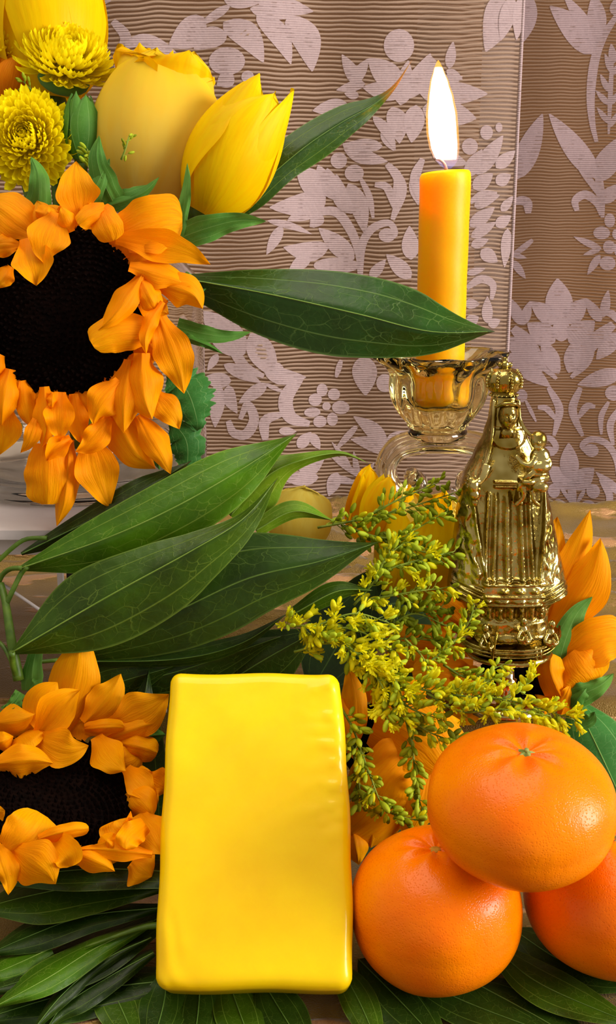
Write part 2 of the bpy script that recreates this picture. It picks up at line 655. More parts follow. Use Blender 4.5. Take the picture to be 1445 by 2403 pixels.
def curtain_mat(name, thread, period, cover, phase=0.0):
    """sheer ribbed net: horizontal cords with open gaps in between"""
    m, nt, out = newmat(name)
    nd = N(nt)
    ob, uv = coords(nd)
    sep = nd.n('SeparateXYZ', {0: ob})
    wob = nd.noise(nd.mapping(ob, (1, 1, 0.6)), 14.0, 2.0)
    wob2 = nd.noise(nd.mapping(ob, (1, 1, 3)), 60.0, 1.0)
    z = nd.math('ADD', sep.outputs[2], nd.math('MULTIPLY', wob, 0.011))
    z = nd.math('ADD', z, nd.math('MULTIPLY', wob2, 0.0011))
    ph = nd.math('ADD', nd.math('MULTIPLY', z, 2 * pi / period), phase)
    s = nd.math('SINE', ph)
    thin = nd.noise(nd.mapping(ob, (1, 1, 8)), 40.0, 2.0)
    k = nd.math('ADD', s, nd.math('MULTIPLY', nd.math('SUBTRACT', thin, 0.5), 0.9))
    a = nd.ramp(nd.math('ADD', nd.math('MULTIPLY', k, 0.5), 0.5), [(max(0.0, 0.5 - cover), (0.10, 0.10, 0.10, 1)), (min(1.0, 0.82 - cover), (0.97, 0.97, 0.97, 1))])
    nz = nd.noise(ob, 1800.0, 2.0)
    col = nd.mix(nz, thread, (thread[0] * 0.8, thread[1] * 0.8, thread[2] * 0.8, 1))
    nrm = nd.bump(s, 0.4, 0.001)
    d = nd.n('BsdfDiffuse', {'Color': col, 'Normal': nrm})
    tl = nd.n('BsdfTranslucent', {'Color': col})
    sh = nd.n('MixShader', {0: 0.25, 1: d.outputs[0], 2: tl.outputs[0]})
    tr = nd.n('BsdfTransparent')
    fin = nd.n('MixShader', {0: a, 1: tr.outputs[0], 2: sh.outputs[0]})
    nt.links.new(fin.outputs[0], out.inputs[0])
    return m


def lace_mat(name, col):
    m, nt, out = newmat(name)
    nd = N(nt)
    ob, uv = coords(nd)
    w = nd.math('SINE', nd.math('MULTIPLY', nd.n('SeparateXYZ', {0: ob}).outputs[2], 2 * pi / 0.0013))
    nz = nd.noise(ob, 350.0, 3.0)
    cc = nd.mix(nd.math('MULTIPLY', nz, 0.5), col, (col[0] * 0.72, col[1] * 0.72, col[2] * 0.72, 1))
    nrm = nd.bump(nd.math('ADD', nd.math('MULTIPLY', w, 0.4), nz), 0.35, 0.0008)
    d = nd.n('BsdfDiffuse', {'Color': cc, 'Normal': nrm})
    tr = nd.n('BsdfTransparent')
    dash = nd.math('SINE', nd.math('MULTIPLY', nd.n('SeparateXYZ', {0: ob}).outputs[2], 2 * pi / 0.0024))
    open_ = nd.ramp(nd.noise(nd.mapping(ob, (1, 1, 0.8)), 130.0, 2.0), [(0.52, (0, 0, 0, 1)), (0.62, (1, 1, 1, 1))])
    hole = nd.math('MULTIPLY', nd.ramp(dash, [(0.45, (0, 0, 0, 1)), (0.75, (1, 1, 1, 1))]), open_)
    a = nd.math('SUBTRACT', nd.math('ADD', nd.math('MULTIPLY', nd.noise(ob, 900.0, 2.0), 0.2), 0.80), nd.math('MULTIPLY', hole, 0.40))
    sh = nd.n('MixShader', {0: a, 1: tr.outputs[0], 2: d.outputs[0]})
    nt.links.new(sh.outputs[0], out.inputs[0])
    return m


def cloth_mat():
    m, nt, out = newmat('gold_brocade')
    nd = N(nt)
    ob, uv = coords(nd)
    w = nd.noise(nd.mapping(ob, (0.5, 1.4, 1.4)), 42.0, 4.0)
    nz = nd.noise(ob, 70.0, 5.0)
    base = nd.mix(nz, c('62490A'), c('876A14'))
    band = nd.ramp(w, [(0.56, (0, 0, 0, 1)), (0.61, (1, 1, 1, 1))])
    col = nd.mix(band, base, c('A87C4C'))
    weave = nd.noise(ob, 1500.0, 2.0)
    h = nd.math('ADD', nd.math('MULTIPLY', band, 1.0), nd.math('MULTIPLY', weave, 0.5))
    nrm = nd.bump(h, 0.5, 0.0015)
    p = principled(nd, col=col, rough=0.45, metal=0.35, nrm=nrm, sheen=0.2)
    nt.links.new(p.outputs[0], out.inputs[0])
    return m


M['orange'] = orange_mat()
M['calyx'] = plain_mat('mandarin_stem', c('6A7A2A'), c('9AA65A'), scale=500, rough=0.7)
M['scar'] = plain_mat('mandarin_scar', c('B07A10'), c('C89A28'), scale=500, rough=0.7)
M['soap'] = soap_mat()
M['gold'] = gold_mat()
M['steel'] = plain_mat('polished_stem', c('C9B27A'), c('D8C490'), scale=100, rough=0.10, metal=1.0, bump=0.02)
M['glass'] = glass_mat('clear_glass', (0.99, 0.97, 0.90, 1))
M['pale_amber'] = glass_mat('faint_candle_glow_glass', (1.0, 0.93, 0.66, 1))  # fainter tint of the same painted candle glow
M['amber'] = glass_mat('candle_glow_glass', (1.0, 0.88, 0.34, 1))  # yellow tint paints the candle's glow into clear glass
M['wax'] = wax_mat()
M['curtain'] = curtain_mat('sheer_net', c('C4A892'), 0.0026, 0.18)
M['hem'] = curtain_mat('sheer_net_hem', c('C8B2A6'), 0.0026, 0.22, pi)
M['curtain2'] = curtain_mat('sheer_net_rear', c('A68870'), 0.0020, 0.20)
M['lace'] = lace_mat('lace_motif', c('C4AEAE'))
M['lace2'] = lace_mat('lace_motif_rear', c('B29C9E'))
M['cloth'] = cloth_mat()
M['wall'] = plain_mat('brown_wall', c('6A4726'), c('7E5429'), scale=6.0, rough=0.8, bump=0.05)
# ------------------------------------------------------------------ the setting
b = MB().box(Vector((-160, 92, -75)) * U, Vector((160, 96, 150)) * U)
struct(put('wall_back', b, M['wall'], org=Vector((0, 92, -75)) * U, smooth=False))

tt = thing('table', Vector((0, 45, -75)) * U, 'dark wooden table under the gold brocade cloth', 'table')
put('tabletop', MB().box(Vector((-46, 12, -3.2)) * U, Vector((46, 90, -0.25)) * U), M['wood'], tt, smooth=False)
put('cloth_step', MB().box(Vector((-40, 44.5, -0.25)) * U, Vector((40, 74, 4.4)) * U), M['wood'], tt, smooth=False)
for sx in (-42, 40):
    for sy in (15, 84):
        put('leg', MB().box(Vector((sx, sy, -75)) * U, Vector((sx + 3, sy + 3, -3.2)) * U), M['wood'], tt, smooth=False)


def smooth(a, b, x):
    t = min(1.0, max(0.0, (x - a) / (b - a)))
    return t * t * (3 - 2 * t)


def cloth_h(x, y):
    h = 4.9 * smooth(41.5, 44.5, y)
    k = smooth(44, 50, y)
    n = noise.noise(Vector((x * 0.12, y * 0.16, 3.0)))
    n2 = noise.noise(Vector((x * 0.35, y * 0.42, 9.0)))
    f = sin(y * 0.95 + n * 4.5 + x * 0.10)
    k *= 1 - 0.95 * (1 - smooth(-6.5, -3.5, x)) * smooth(41, 43, y) * (1 - smooth(60, 63, y))
    h += k * (0.95 * (1 - abs(f)) ** 1.3 + 0.25 * n2 + 0.25)
    h += (1 - k) * 0.05 * n2
    h += 0.9 * smooth(66, 73, y)
    return h


cl = MB()
cl.grid(lambda a, t: Vector((-44 + 88 * a, 14 + 58.4 * t, 0)) * U + Vector((0, 0, cloth_h(-44 + 88 * a, 14 + 58.4 * t) * U)), 220, 240)
o = put('tablecloth', cl, M['cloth'], org=Vector((0, 14, 0)) * U, thick=0.08)
tag(o, 'gold brocade tablecloth with ruffled embroidered bands covering the table', 'tablecloth')

# ------------------------------------------------------------------ lace curtains
YC, YR = 73.0, 77.0
XE = PY(1211, 400, YC).x / U


def drape(x, z):
    d = 0.45 * sin(x * 0.33 + 0.8) + 0.22 * sin(x * 0.81 + z * 0.03) + 0.9 * smooth(XE - 5.5, XE, x) * 0.8
    return d


def drape2(x, z):
    return 0.5 * sin(x * 0.42 + 1.9) + 0.15 * sin(x * 1.1)


ctn = thing('lace_curtain', Vector((0, YC, 4)) * U, 'sheer ribbed lace curtain with large white flower sprays behind the candle', 'curtain', 'lace curtains')
mb = MB()


def front_surface(a, t):
    z = 2.0 + 78 * t
    s = -42 + (XE + 42) * a
    return Vector((s, YC + drape(s, z), z)) * U


def hem_surface(a, t):               # the hem turned back behind the edge
    z, q = 2.0 + 78 * t, 2.4 * a
    return Vector((XE - q, YC + drape(XE - q, z) + 0.22 * min(1, q * 4), z)) * U


mb.grid(front_surface, 260, 40)
put('net_panel', mb, M['curtain'], ctn, thick=None)
put('turned_hem', MB().grid(hem_surface, 16, 40), M['hem'], ctn)
put('hem_edge', MB().tube([front_surface(1.0, k / 40) for k in range(41)], 0.10 * U, 8), M['lace'], ctn)

ctr = thing('lace_curtain', Vector((17, YR, 4)) * U, 'darker sheer lace curtain with upright flower motifs behind the gold figurine', 'curtain', 'lace curtains')
mb = MB()
mb.grid(lambda a, t: Vector((7 + 32 * a, YR + drape2(7 + 32 * a, 0), 2 + 78 * t)) * U, 120, 20)
put('net_panel', mb, M['curtain2'], ctr)


class Lace:
    """woven motifs: outlines traced on the photograph, laid on the curtain's own surface"""
    def __init__(s, Y, dr, lift):
        s.Y, s.dr, s.mb, s.n, s.lift = Y, dr, MB(), 0, lift
        s.o = (0, 0, 1)

    def at(s, ox, oy, k):
        s.o = (ox, oy, k)
        return s

    def poly(s, pts):
        s.n += 1
        lift = s.lift + 0.0003 * (s.n % 60)
        vs = []
        for x, y in pts:
            q = PY(s.o[0] + x / s.o[2], s.o[1] + y / s.o[2], s.Y)
            X, Z = q.x / U, q.z / U
            if s.dr is drape and X > XE - 0.05:
                X = XE - 0.05
            vs.append(Vector((X, s.Y + s.dr(X, Z) - lift, Z)) * U)
        m = len(vs) // 2
        fs = []
        for i in range(m - 1):                       # vs runs up one side and back down the other
            fs.append((i, i + 1, len(vs) - 2 - i, len(vs) - 1 - i))
        s.mb.add(vs, fs)
        return s

    def L(s, p0, p1, w, bend=0.0):
        n = 12
        dx, dy = p1[0] - p0[0], p1[1] - p0[1]
        l = sqrt(dx * dx + dy * dy)
        nx, ny = -dy / l, dx / l
        a, b_ = [], []
        for i in range(n + 1):
            t = i / n
            q = sin(pi * t ** 0.8) ** 0.75 * (1 - 0.15 * t)
            q = max(q, 0.05)
            off = bend * sin(pi * t)
            x, y = p0[0] + dx * t + nx * off, p0[1] + dy * t + ny * off
            a.append((x + nx * w / 2 * q, y + ny * w / 2 * q))
            b_.append((x - nx * w / 2 * q, y - ny * w / 2 * q))
        return s.poly(a + b_[::-1])

    def D(s, x, y, rx, ry):
        n = 10
        a = [(x + rx * cos(pi * i / n), y + ry * sin(pi * i / n)) for i in range(n + 1)]
        b_ = [(x + rx * cos(-pi * i / n), y + ry * sin(-pi * i / n)) for i in range(n + 1)]
        a[0] = (a[0][0], a[0][1] + 0.01)
        a[-1] = (a[-1][0], a[-1][1] + 0.01)
        return s.poly(a + b_[::-1])

    def S(s, pts, w, w1=None):
        n = 6 * (len(pts) - 1)
        w1 = w * 0.45 if w1 is None else w1
        q = crom([(x, y, 0) for x, y in pts], n)
        a, b_ = [], []
        for i, p in enumerate(q):
            t = q[min(i + 1, n)] - q[max(i - 1, 0)]
            l = t.length or 1
            k = i / n
            ww = (w * sin(pi * (0.15 + 0.7 * k)) * (1 - 0.25 * k)) * 0.5 + 1
            nx, ny = -t.y / l * ww, t.x / l * ww
            a.append((p.x + nx, p.y + ny))
            b_.append((p.x - nx, p.y - ny))
        return s.poly(a + b_[::-1])


K = Lace(YC, drape, 0.03)
# upper middle spray
K.at(200, 0, 2.58)
K.S([(170, 130), (250, 230), (215, 350), (190, 470)], 78).S([(245, 280), (360, 250), (470, 290), (560, 350)], 90)
K.L((720, 110), (510, 290), 190, -20).L((840, 140), (1080, 380), 170, -45).L((1040, 90), (1245, 385), 140, -40).L((1230, 90), (1375, 425), 190, -45)
K.L((860, 210), (660, 300), 140, 20).D(860, 375, 110, 85).L((880, 40), (690, 160), 60).L((840, 0), (1060, 20), 110).L((1040, 10), (1380, 60), 130)
K.L((1000, 60), (1260, 100), 90).D(985, 470, 38, 38).L((900, 460), (800, 520), 110).S([(60, 220), (90, 300), (70, 420)], 60).L((20, -10), (160, 10), 70)
K.L((980, 500), (1060, 560), 60)
# flower behind the flame
K.at(700, 0, 2.676)
K.D(632, 285, 96, 104).L((640, 540), (440, 365), 170).L((650, 590), (405, 545), 130).L((655, 620), (830, 335), 140, 20).L((640, 660), (690, 380), 130)
K.L((590, 670), (635, 900), 140, -15).L((740, 660), (710, 895), 140).L((760, 580), (1185, 590), 170).L((780, 680), (1115, 745), 190).L((800, 560), (1030, 480), 110)
K.L((900, 640), (830, 350), 150).L((390, 540), (275, 335), 95).L((340, 520), (440, 365), 85).L((420, 520), (240, 560), 70).L((310, 650), (90, 690), 110).L((380, 600), (290, 580), 60)
K.L((1260, -30), (1175, 325), 190, -25).L((1345, -20), (1270, 255), 110).L((1400, -20), (1370, 250), 90).L((945, 430), (972, 260), 70).L((930, 440), (1030, 500), 60)
K.D(1180, 832, 40, 46).D(1076, 920, 50, 52).D(1258, 800, 22, 30).D(255, 1005, 52, 52).D(352, 1086, 60, 54).L((470, 730), (610, 945), 75, -20).L((280, 900), (560, 1015), 110, 25)
K.S([(555, 1030), (625, 1120), (600, 1250)], 66).S([(780, 1000), (730, 1120), (760, 1260)], 66).L((870, 880), (1000, 900), 120).L((840, 960), (1060, 1030), 110)
# spray left of the candle
K.at(480, 300, 2.779)
K.L((790, 440), (600, 250), 180).L((780, 440), (425, 520), 150, -25).L((790, 450), (540, 605), 130, -15).L((820, 450), (740, 240), 130).L((880, 470), (800, 260), 140, -20)
K.L((960, 560), (860, 300), 120, -25).L((940, 360), (1045, 690), 130, -20).S([(1020, 330), (1075, 450), (1100, 590)], 46).S([(1200, 240), (1285, 390), (1225, 600)], 76)
K.S([(1110, 370), (1190, 390), (1240, 530)], 60).S([(700, 650), (730, 560), (860, 550), (960, 680), (1005, 820), (1015, 960)], 70).L((770, 570), (700, 650), 80)
K.S([(1015, 1000), (1025, 780), (1090, 660), (1200, 620), (1245, 690), (1190, 740)], 60).D(1190, 700, 55, 46)
K.L((810, 780), (515, 780), 140, -30).L((975, 860), (745, 655), 135).L((690, 830), (545, 945), 95).L((505, 640), (405, 825), 80).L((410, 605), (700, 695), 52, -12)
K.L((1345, 980), (1185, 825), 110).L((1345, 860), (1335, 640), 120).L((1080, 980), (1180, 860), 75).S([(1420, 200), (1360, 380), (1400, 500)], 66).L((1160, 10), (1235, 150), 80)
K.D(860, 900, 150, 52).L((1160, 120), (920, 100), 90).L((740, 180), (800, 150), 60)
# below the long leaf
K.at(460, 740, 2.89)
K.L((330, 260), (50, -30), 230).L((370, 120), (545, 420), 190).S([(200, 120), (320, 330), (460, 410)], 80).L((460, 370), (745, 425), 120, 20).L((520, 330), (600, 400), 80)
K.L((190, 330), (440, 450), 90).L((480, 460), (290, 590), 95).L((240, 440), (40, 430), 110).L((150, 460), (130, 755), 120).L((220, 470), (280, 660), 100, 20)
K.S([(220, 710), (255, 790), (340, 800), (395, 700), (350, 600), (300, 700)], 78).S([(470, 840), (470, 710), (590, 665)], 80).S([(710, 420), (610, 560), (640, 690), (770, 745)], 110)
for q in ((855, 515, 38, 44), (936, 545, 42, 40), (982, 635, 60, 46), (925, 716, 38, 46), (840, 730, 46, 40), (788, 665, 56, 33), (808, 580, 46, 43), (885, 626, 29, 29)):
    K.D(*q)
K.L((470, 460), (605, 525), 34).L((1140, 280), (1150, 548), 180).D(1280, 460, 58, 62).S([(985, 310), (950, 430)], 44).S([(1090, 760), (960, 910)], 50).L((1290, 900), (1070, 695), 120, 25)
K.L((1280, 930), (1050, 850), 100, 20).S([(920, 960), (1010, 1030), (1120, 1110)], 52).L((1100, 1110), (1070, 930), 46).L((1050, 1040), (920, 870), 40).L((1130, 1120), (1210, 1000), 44)
K.L((860, 960), (680, 1030), 80).S([(690, 1020), (780, 1060), (860, 980)], 80).L((960, 1080), (900, 1240), 100).L((830, 1110), (590, 1110), 110).L((900, 1110), (1100, 1150), 60)
K.L((690, 900), (780, 800), 90).L((780, 810), (840, 920), 70).L((560, 780), (680, 790), 60).L((1290, 860), (1445, 790), 90).L((150, 260), (80, 370), 60).L((1100, 1250), (960, 1330), 90)
# by the turned hem
K.at(1080, 0, 3.96)
K.L((150, 1620), (395, 1260), 170).L((330, 1560), (510, 1400), 130).L((60, 1640), (200, 1390), 150)
K.at(1080, 400, 3.96)
for a in (((130, 340), (365, 230), 130, -20), ((90, 520), (315, 345), 140, 0), ((120, 170), (300, 30), 150, 0), ((250, 1420), (250, 1170), 110, 0), ((440, 540), (410, 900), 110, 0),
          ((190, 740), (345, 850), 140, 0), ((40, 1240), (180, 1240), 100, 0), ((330, 120), (470, 40), 130, 0), ((100, 620), (330, 480), 110, 0), ((380, 380), (490, 240), 90, 0),
          ((100, 700), (260, 640), 100, 0), ((60, 960), (230, 910), 70, 0), ((330, 520), (470, 420), 120, 0), ((60, 1420), (170, 1360), 120, 0), ((260, 1440), (370, 1390), 100, 0)):
    K.L(a[0], a[1], a[2], a[3])
K.S([(60, 1090), (190, 1010), (300, 1060), (290, 1200)], 86).S([(90, 300), (200, 220), (340, 210)], 70)
put('lace_pattern', K.mb, M['lace'], ctn, smooth=False)['kind'] = 'stuff'

K = Lace(YR, drape2, 0.03)
K.at(1080, 0, 3.96)
K.L((640, -80), (535, 440), 210, -30).L((1230, 500), (840, 50), 260, 30).L((1260, 470), (960, -60), 150, 25).L((1260, 420), (1220, -20), 140).L((1250, -40), (1230, 470), 110, -60)
K.S([(1440, 150), (1310, 370), (1240, 600), (1210, 900), (1225, 1150), (1260, 1320)], 92).S([(1400, 560), (1385, 800), (1365, 1250)], 46)
for a in (((1400, 690), (1335, 500), 62), ((1370, 860), (1295, 690), 58), ((1370, 980), (1255, 840), 58), ((1370, 1150), (1265, 1000), 56), ((1380, 980), (1460, 850), 56), ((1370, 1190), (1460, 1030), 52),
          ((1410, 600), (1390, 410), 76), ((1400, 700), (1460, 600), 60), ((540, 1660), (770, 1055), 220), ((1270, 1660), (830, 1055), 220), ((1240, 1660), (1470, 1270), 180), ((1280, 1680), (1480, 1480), 100), ((1420, 150), (1445, -20), 110)):
    K.L(*a)
K.at(1080, 400, 3.96)
K.S([(640, 400), (630, 300), (560, 280), (480, 310)], 100).S([(680, 645), (580, 730), (480, 800)], 62).L((480, 780), (625, 815), 54).L((500, 840), (615, 1010), 78)
K.S([(1270, -20), (1290, 200), (1310, 440)], 84).S([(1085, 375), (1070, 280), (1160, 225), (1260, 300), (1300, 420)], 90).L((1300, 300), (1460, 130), 140).S([(1110, -20), (1210, 110), (1300, 260)], 70)
for q in ((1370, 465, 46, 66), (1300, 580, 72, 60), (1425, 590, 34, 48), (1365, 710, 54, 62), (1350, 860, 70, 66), (1435, 730, 30, 60)):
    K.D(*q)
K.L((1300, 730), (1055, 615), 70).L((1290, 730), (1140, 785), 52).L((1285, 780), (1175, 970), 72)
for a in (((930, 1380), (905, 1005), 270), ((900, 1420), (660, 1220), 180), ((980, 1420), (1165, 1190), 190), ((880, 1600), (630, 1425), 230), ((1010, 1600), (1235, 1395), 230), ((900, 1860), (790, 1590), 150),
          ((1020, 1860), (1065, 1570), 160), ((580, 1440), (470, 1190), 120), ((590, 1440), (655, 1215), 100), ((1290, 1400), (1160, 1185), 110), ((1310, 1360), (1355, 1105), 90)):
    K.L(*a)
K.D(940, 1480, 80, 110)
K.S([(500, 1470), (620, 1590), (720, 1750), (780, 1860)], 150).S([(1320, 1310), (1390, 1330), (1440, 1400)], 80).S([(1400, 1420), (1250, 1560), (1150, 1700), (1110, 1860)], 140)
K.L((450, 1560), (700, 1800), 160).L((1445, 1500), (1250, 1750), 160)
K.at(1180, 800, 5.45)
for a in (((720, 420), (490, 40), 190), ((840, 410), (980, 0), 190), ((60, 180), (610, 590), 260), ((1480, 380), (950, 560), 230), ((850, 1760), (840, 1305), 250), ((880, 1880), (590, 1610), 270), ((870, 1880), (1140, 1605), 270), ((1480, 1930), (1160, 1655), 130)):
    K.L(*a)
K.S([(360, -30), (470, 260), (690, 490)], 120).S([(1140, -30), (1060, 260), (870, 470)], 120)
K.S([(585, 595), (720, 850), (700, 1040), (655, 1215)], 116).S([(450, 855), (560, 870), (690, 1020)], 90).S([(985, 595), (890, 850), (930, 1030), (1010, 1210)], 116).S([(1160, 830), (1060, 830), (960, 980)], 96)
K.D(250, 710, 72, 82).D(1380, 650, 104, 96).S([(300, 770), (430, 1040)], 56).S([(1320, 760), (1230, 950), (1230, 1180)], 76).S([(1450, 840), (1340, 1050), (1375, 1310)], 100)
K.S([(1060, 1420), (1000, 1330), (1110, 1245), (1290, 1290), (1410, 1480), (1445, 1760)], 96).D(1110, 1385, 88, 82)
K.S([(460, 1270), (600, 1250), (680, 1350), (640, 1440), (540, 1470)], 90).D(590, 1410, 70, 60).D(865, 1760, 150, 95)
K.S([(870, 1780), (890, 2170)], 120).D(655, 1920, 78, 92).D(1130, 1900, 82, 92).S([(730, 1850), (860, 2060)], 56).S([(1030, 1890), (940, 2060)], 56)
K.S([(610, 2180), (710, 2070), (860, 2160)], 96).S([(940, 2160), (1080, 2060), (1200, 2160)], 96).S([(1220, 1740), (1330, 1950), (1290, 2170)], 104).S([(1440, 2000), (1380, 2200), (1230, 2330)], 90)
K.L((1300, 2250), (1460, 2170), 100).L((640, 2250), (900, 2270), 80)
put('lace_pattern', K.mb, M['lace2'], ctr, smooth=False)['kind'] = 'stuff'

# ------------------------------------------------------------------ white riser stand under the vase
RT = 13.2                                            # its top
rs = thing('riser_stand', P(100, 1500, 50), 'white riser stand holding the glass vase at the left edge', 'stand')


def rbox(name, x0, x1, y0, y1, z0, z1, mat):
    return put(name, MB().box(Vector((x0, y0, z0)) * U, Vector((x1, y1, z1)) * U), mat, rs, smooth=False)


yf = P(100, 1245, G(100, 1245, RT)).y / U            # front edge
xr = -5.6
rbox('top_plate', -22, xr, yf, yf + 15.5, RT - 0.38, RT, M['riser'])
rbox('apron', -21.6, xr - 0.4, yf + 0.5, yf + 0.8, RT - 1.15, RT - 0.38, M['riser'])
xl = P(131, 1400, 44).x / U
rbox('leg', xl - 0.1, xl + 0.12, yf + 0.5, yf + 0.75, 5.15, RT - 0.38, M['riser'])
rbox('leg', xr - 0.6, xr - 0.3, yf + 0.5, yf + 0.75, 5.15, RT - 0.38, M['riser'])
rbox('leg', -21.6, -21.3, yf + 14.5, yf + 14.8, 5.15, RT - 0.38, M['riser'])
rbox('leg', xr - 0.6, xr - 0.3, yf + 14.5, yf + 14.8, 5.15, RT - 0.38, M['riser'])
rbox('side_panel', xl + 0.2, xr - 0.6, yf + 0.85, yf + 1.0, 5.2, RT - 1.15, M['black'])
put('brace', MB().tube([P(-10, 1360, 45.5), P(100, 1436, 44.6)], 0.07 * U, 8), M['riser'], rs)
# ------------------------------------------------------------------ bar of soap leaning back against the flowers
B0, T0 = P(592, 2322, 34.6), P(591, 1574, 39.3)
upv = (T0 - B0).normalized()
rt = Vector((1, 0, 0))
nv_ = rt.cross(upv).normalized()                      # out of the face, towards the room
SW, SL, ST = 6.14 * U, (T0 - B0).length, 2.5 * U
bm = bmesh.new()
bmesh.ops.create_cube(bm, size=2.0)
bmesh.ops.subdivide_edges(bm, edges=bm.edges[:], cuts=63, use_grid_fill=True)
hx, hy, hz = SW / 2, ST / 2, SL / 2
for v in bm.verts:
    a, t, w = v.co.x, v.co.y, v.co.z                  # a across, w along, t depth (front = -1)
    p = Vector((a * hx, t * hy, w * hz))
    r = 0.42 * U
    inn = Vector((max(-hx + r, min(hx - r, p.x)), max(-hy + r, min(hy - r, p.y)), max(-hz + r, min(hz - r, p.z))))
    dlt = p - inn
    n_ = dlt.normalized() if dlt.length > 1e-9 else Vector((0, 0, 0))
    if dlt.length > r * 0.999 or abs(a) > 0.999 or abs(t) > 0.999 or abs(w) > 0.999:
        p = inn + n_ * r
    # hand-cast unevenness: bowed right flank, wavy edge, puckered film on the right
    bow = 0.16 * U * (1 - ((w + 0.25) / 1.0) ** 2)
    p.x += bow * (a if a > 0 else a * 0.35) + 0.02 * U * sin(w * 11 + a)
    p.x += 0.10 * U * (1 if w > 0.9 else 0) * (0.9 - w) * 0
    p.z += 0.03 * U * sin(a * 5.0 + 1.0) + (0.05 * U * (-a) if w > 0 else -0.03 * U * a)
    nz = noise.noise(Vector((a * 2.1, t, w * 3.2))) * 0.02 + noise.noise(Vector((a * 6, t * 3, w * 9))) * 0.006
    env = smooth(0.42, 0.86, a) * (1 - smooth(0.92, 1.0, a)) * smooth(-0.25, 0.15, w)
    wr = env * 0.085 * (1 - abs(sin(w * 26 + a * 2.5 - (a * 3.2) ** 2 * 0.3 + noise.noise(Vector((a * 3, w * 5, 2))) * 2.5))) ** 2.5
    env2 = (1 - smooth(-0.9, -0.35, a)) * (1 - smooth(-0.75, -0.4, w))
    wr += env2 * 0.016 * sin((a * 1.0 + w * 0.8) * 24 + noise.noise(Vector((a * 4, w * 3, 5))) * 3)
    if t < -0.5:
        p.y -= (nz + wr) * U
    else:
        p.y += nz * U * 0.4
    v.co = p
me = bpy.data.meshes.new('soap_bar')
bm.to_mesh(me)
bm.free()
me.polygons.foreach_set('use_smooth', [True] * len(me.polygons))
me.materials.append(M['soap'])
soap = link('soap_bar', me)
Ms = Matrix((rt, -nv_, upv)).transposed()
ctr_ = (B0 + T0) / 2 - nv_ * hy
me.transform(Matrix.Translation((0, 0, hz)))
soap.matrix_world = Matrix.Translation(ctr_ - upv * hz) @ Ms.to_4x4()
tag(soap, 'large yellow bar of soap in glossy film leaning upright beside the mandarins', 'soap')


# ------------------------------------------------------------------ mandarins
def mandarin(cx, cy, z, r, hgt, tilt, label, stem=True, seed=0):
    cpos = P(cx, cy, z)
    t = thing('mandarin', cpos - Vector((0, 0, hgt * U)), label, 'mandarin', 'mandarins piled beside the soap')
    Rm = Matrix.Rotation(tilt[0], 3, 'X') @ Matrix.Rotation(tilt[1], 3, 'Y')

    def fn(d):
        rho = sqrt(d.x * d.x + d.y * d.y)
        th = math.atan2(d.y, d.x)
        k = 1.0 + 0.018 * noise.noise(d * 1.7 + Vector((seed, 0, 0)))
        k += 0.045 * (rho * abs(d.z)) * 1.2                          # squarer shoulders
        if d.z > 0:
            k -= 0.10 * exp(-(rho / 0.20) ** 2)
            k += 0.028 * cos(7 * th + seed + 0.8 * sin(2 * th)) * exp(-((rho - 0.24) / 0.17) ** 2)
        else:
            k -= 0.05 * exp(-(rho / 0.25) ** 2)
        return k
    mb = MB()
    mb.ball((0, 0, 0), (r * U, r * U, hgt * U), 120, 80, fn)
    mb.v = [Rm @ v + cpos for v in mb.v]
    put('peel', mb, M['orange'], t)
    top = Vector((0, 0, hgt * U * 0.90))
    s = MB()
    if stem:
        def star(a, q):
            th = 2 * pi * a
            rr = q * (0.20 + 0.12 * max(0, cos(5 * th)) ** 2) * U
            return Vector((rr * cos(th), rr * sin(th), (0.10 - 0.10 * q * q + 0.02 * cos(5 * th) * q) * U))
        s.grid(star, 40, 8, True)
        s.uv = {}
        s.tube([(0, 0, 0.02 * U), (0.02 * U, 0, 0.16 * U)], [0.09 * U, 0.07 * U], 10)
        mat = M['calyx']
    else:
        s.ball((0, 0, 0.02 * U), (0.22 * U, 0.18 * U, 0.06 * U), 16, 8)
        mat = M['scar']
    s.v = [Rm @ (v + top) + cpos for v in s.v]
    put('stem_button', s, mat, t)
    return t


mandarin(1022, 2132, 37.0, 2.84, 2.52, (0.05, -0.04), 'lower mandarin touching the soap, with a bare pale stem scar', False, 1)
mandarin(1436, 2104, 37.6, 2.94, 2.42, (0.0, 0.05), 'lower mandarin cut off by the picture edge, beneath the top mandarin', True, 2)
mandarin(1222, 1886, 35.2, 2.98, 2.16, (0.16, 0.0), 'topmost mandarin with a green star-shaped stem, resting on the other two', True, 3)

# ------------------------------------------------------------------ candle, flame, glass holder
YK = P(1036, 800, 50).y / U
top_c = PY(1045, 408, YK)
bot_c = PY(1028, 945, YK)
kx = top_c.x
CR = 1.11 * U
bot = Vector((kx, YK * U, bot_c.z))
H_ = top_c.z - bot.z
cd = thing('candle', bot, 'lit orange-yellow taper candle standing in the glass holder', 'candle')
pr = [(0, 0), (0.9 * CR, 0), (CR, 0.05 * U), (CR * 0.985, H_ * 0.5), (CR, H_ - 0.25 * U), (CR * 0.985, H_ - 0.05 * U), (CR * 0.93, H_ + 0.06 * U), (CR * 0.82, H_ + 0.02 * U),
      (CR * 0.70, H_ - 0.16 * U), (CR * 0.4, H_ - 0.24 * U), (0, H_ - 0.24 * U)]
pp = []
for (a, b1), (a2, b2) in zip(pr, pr[1:]):
    n = max(1, int(abs(b2 - b1) / (0.35 * U)))
    for i in range(n):
        pp.append((a + (a2 - a) * i / n, b1 + (b2 - b1) * i / n))
pp.append(pr[-1])
wx = MB()
wx.lathe(pp, 64, lambda th, j: 1 + 0.006 * sin(3 * th + j))
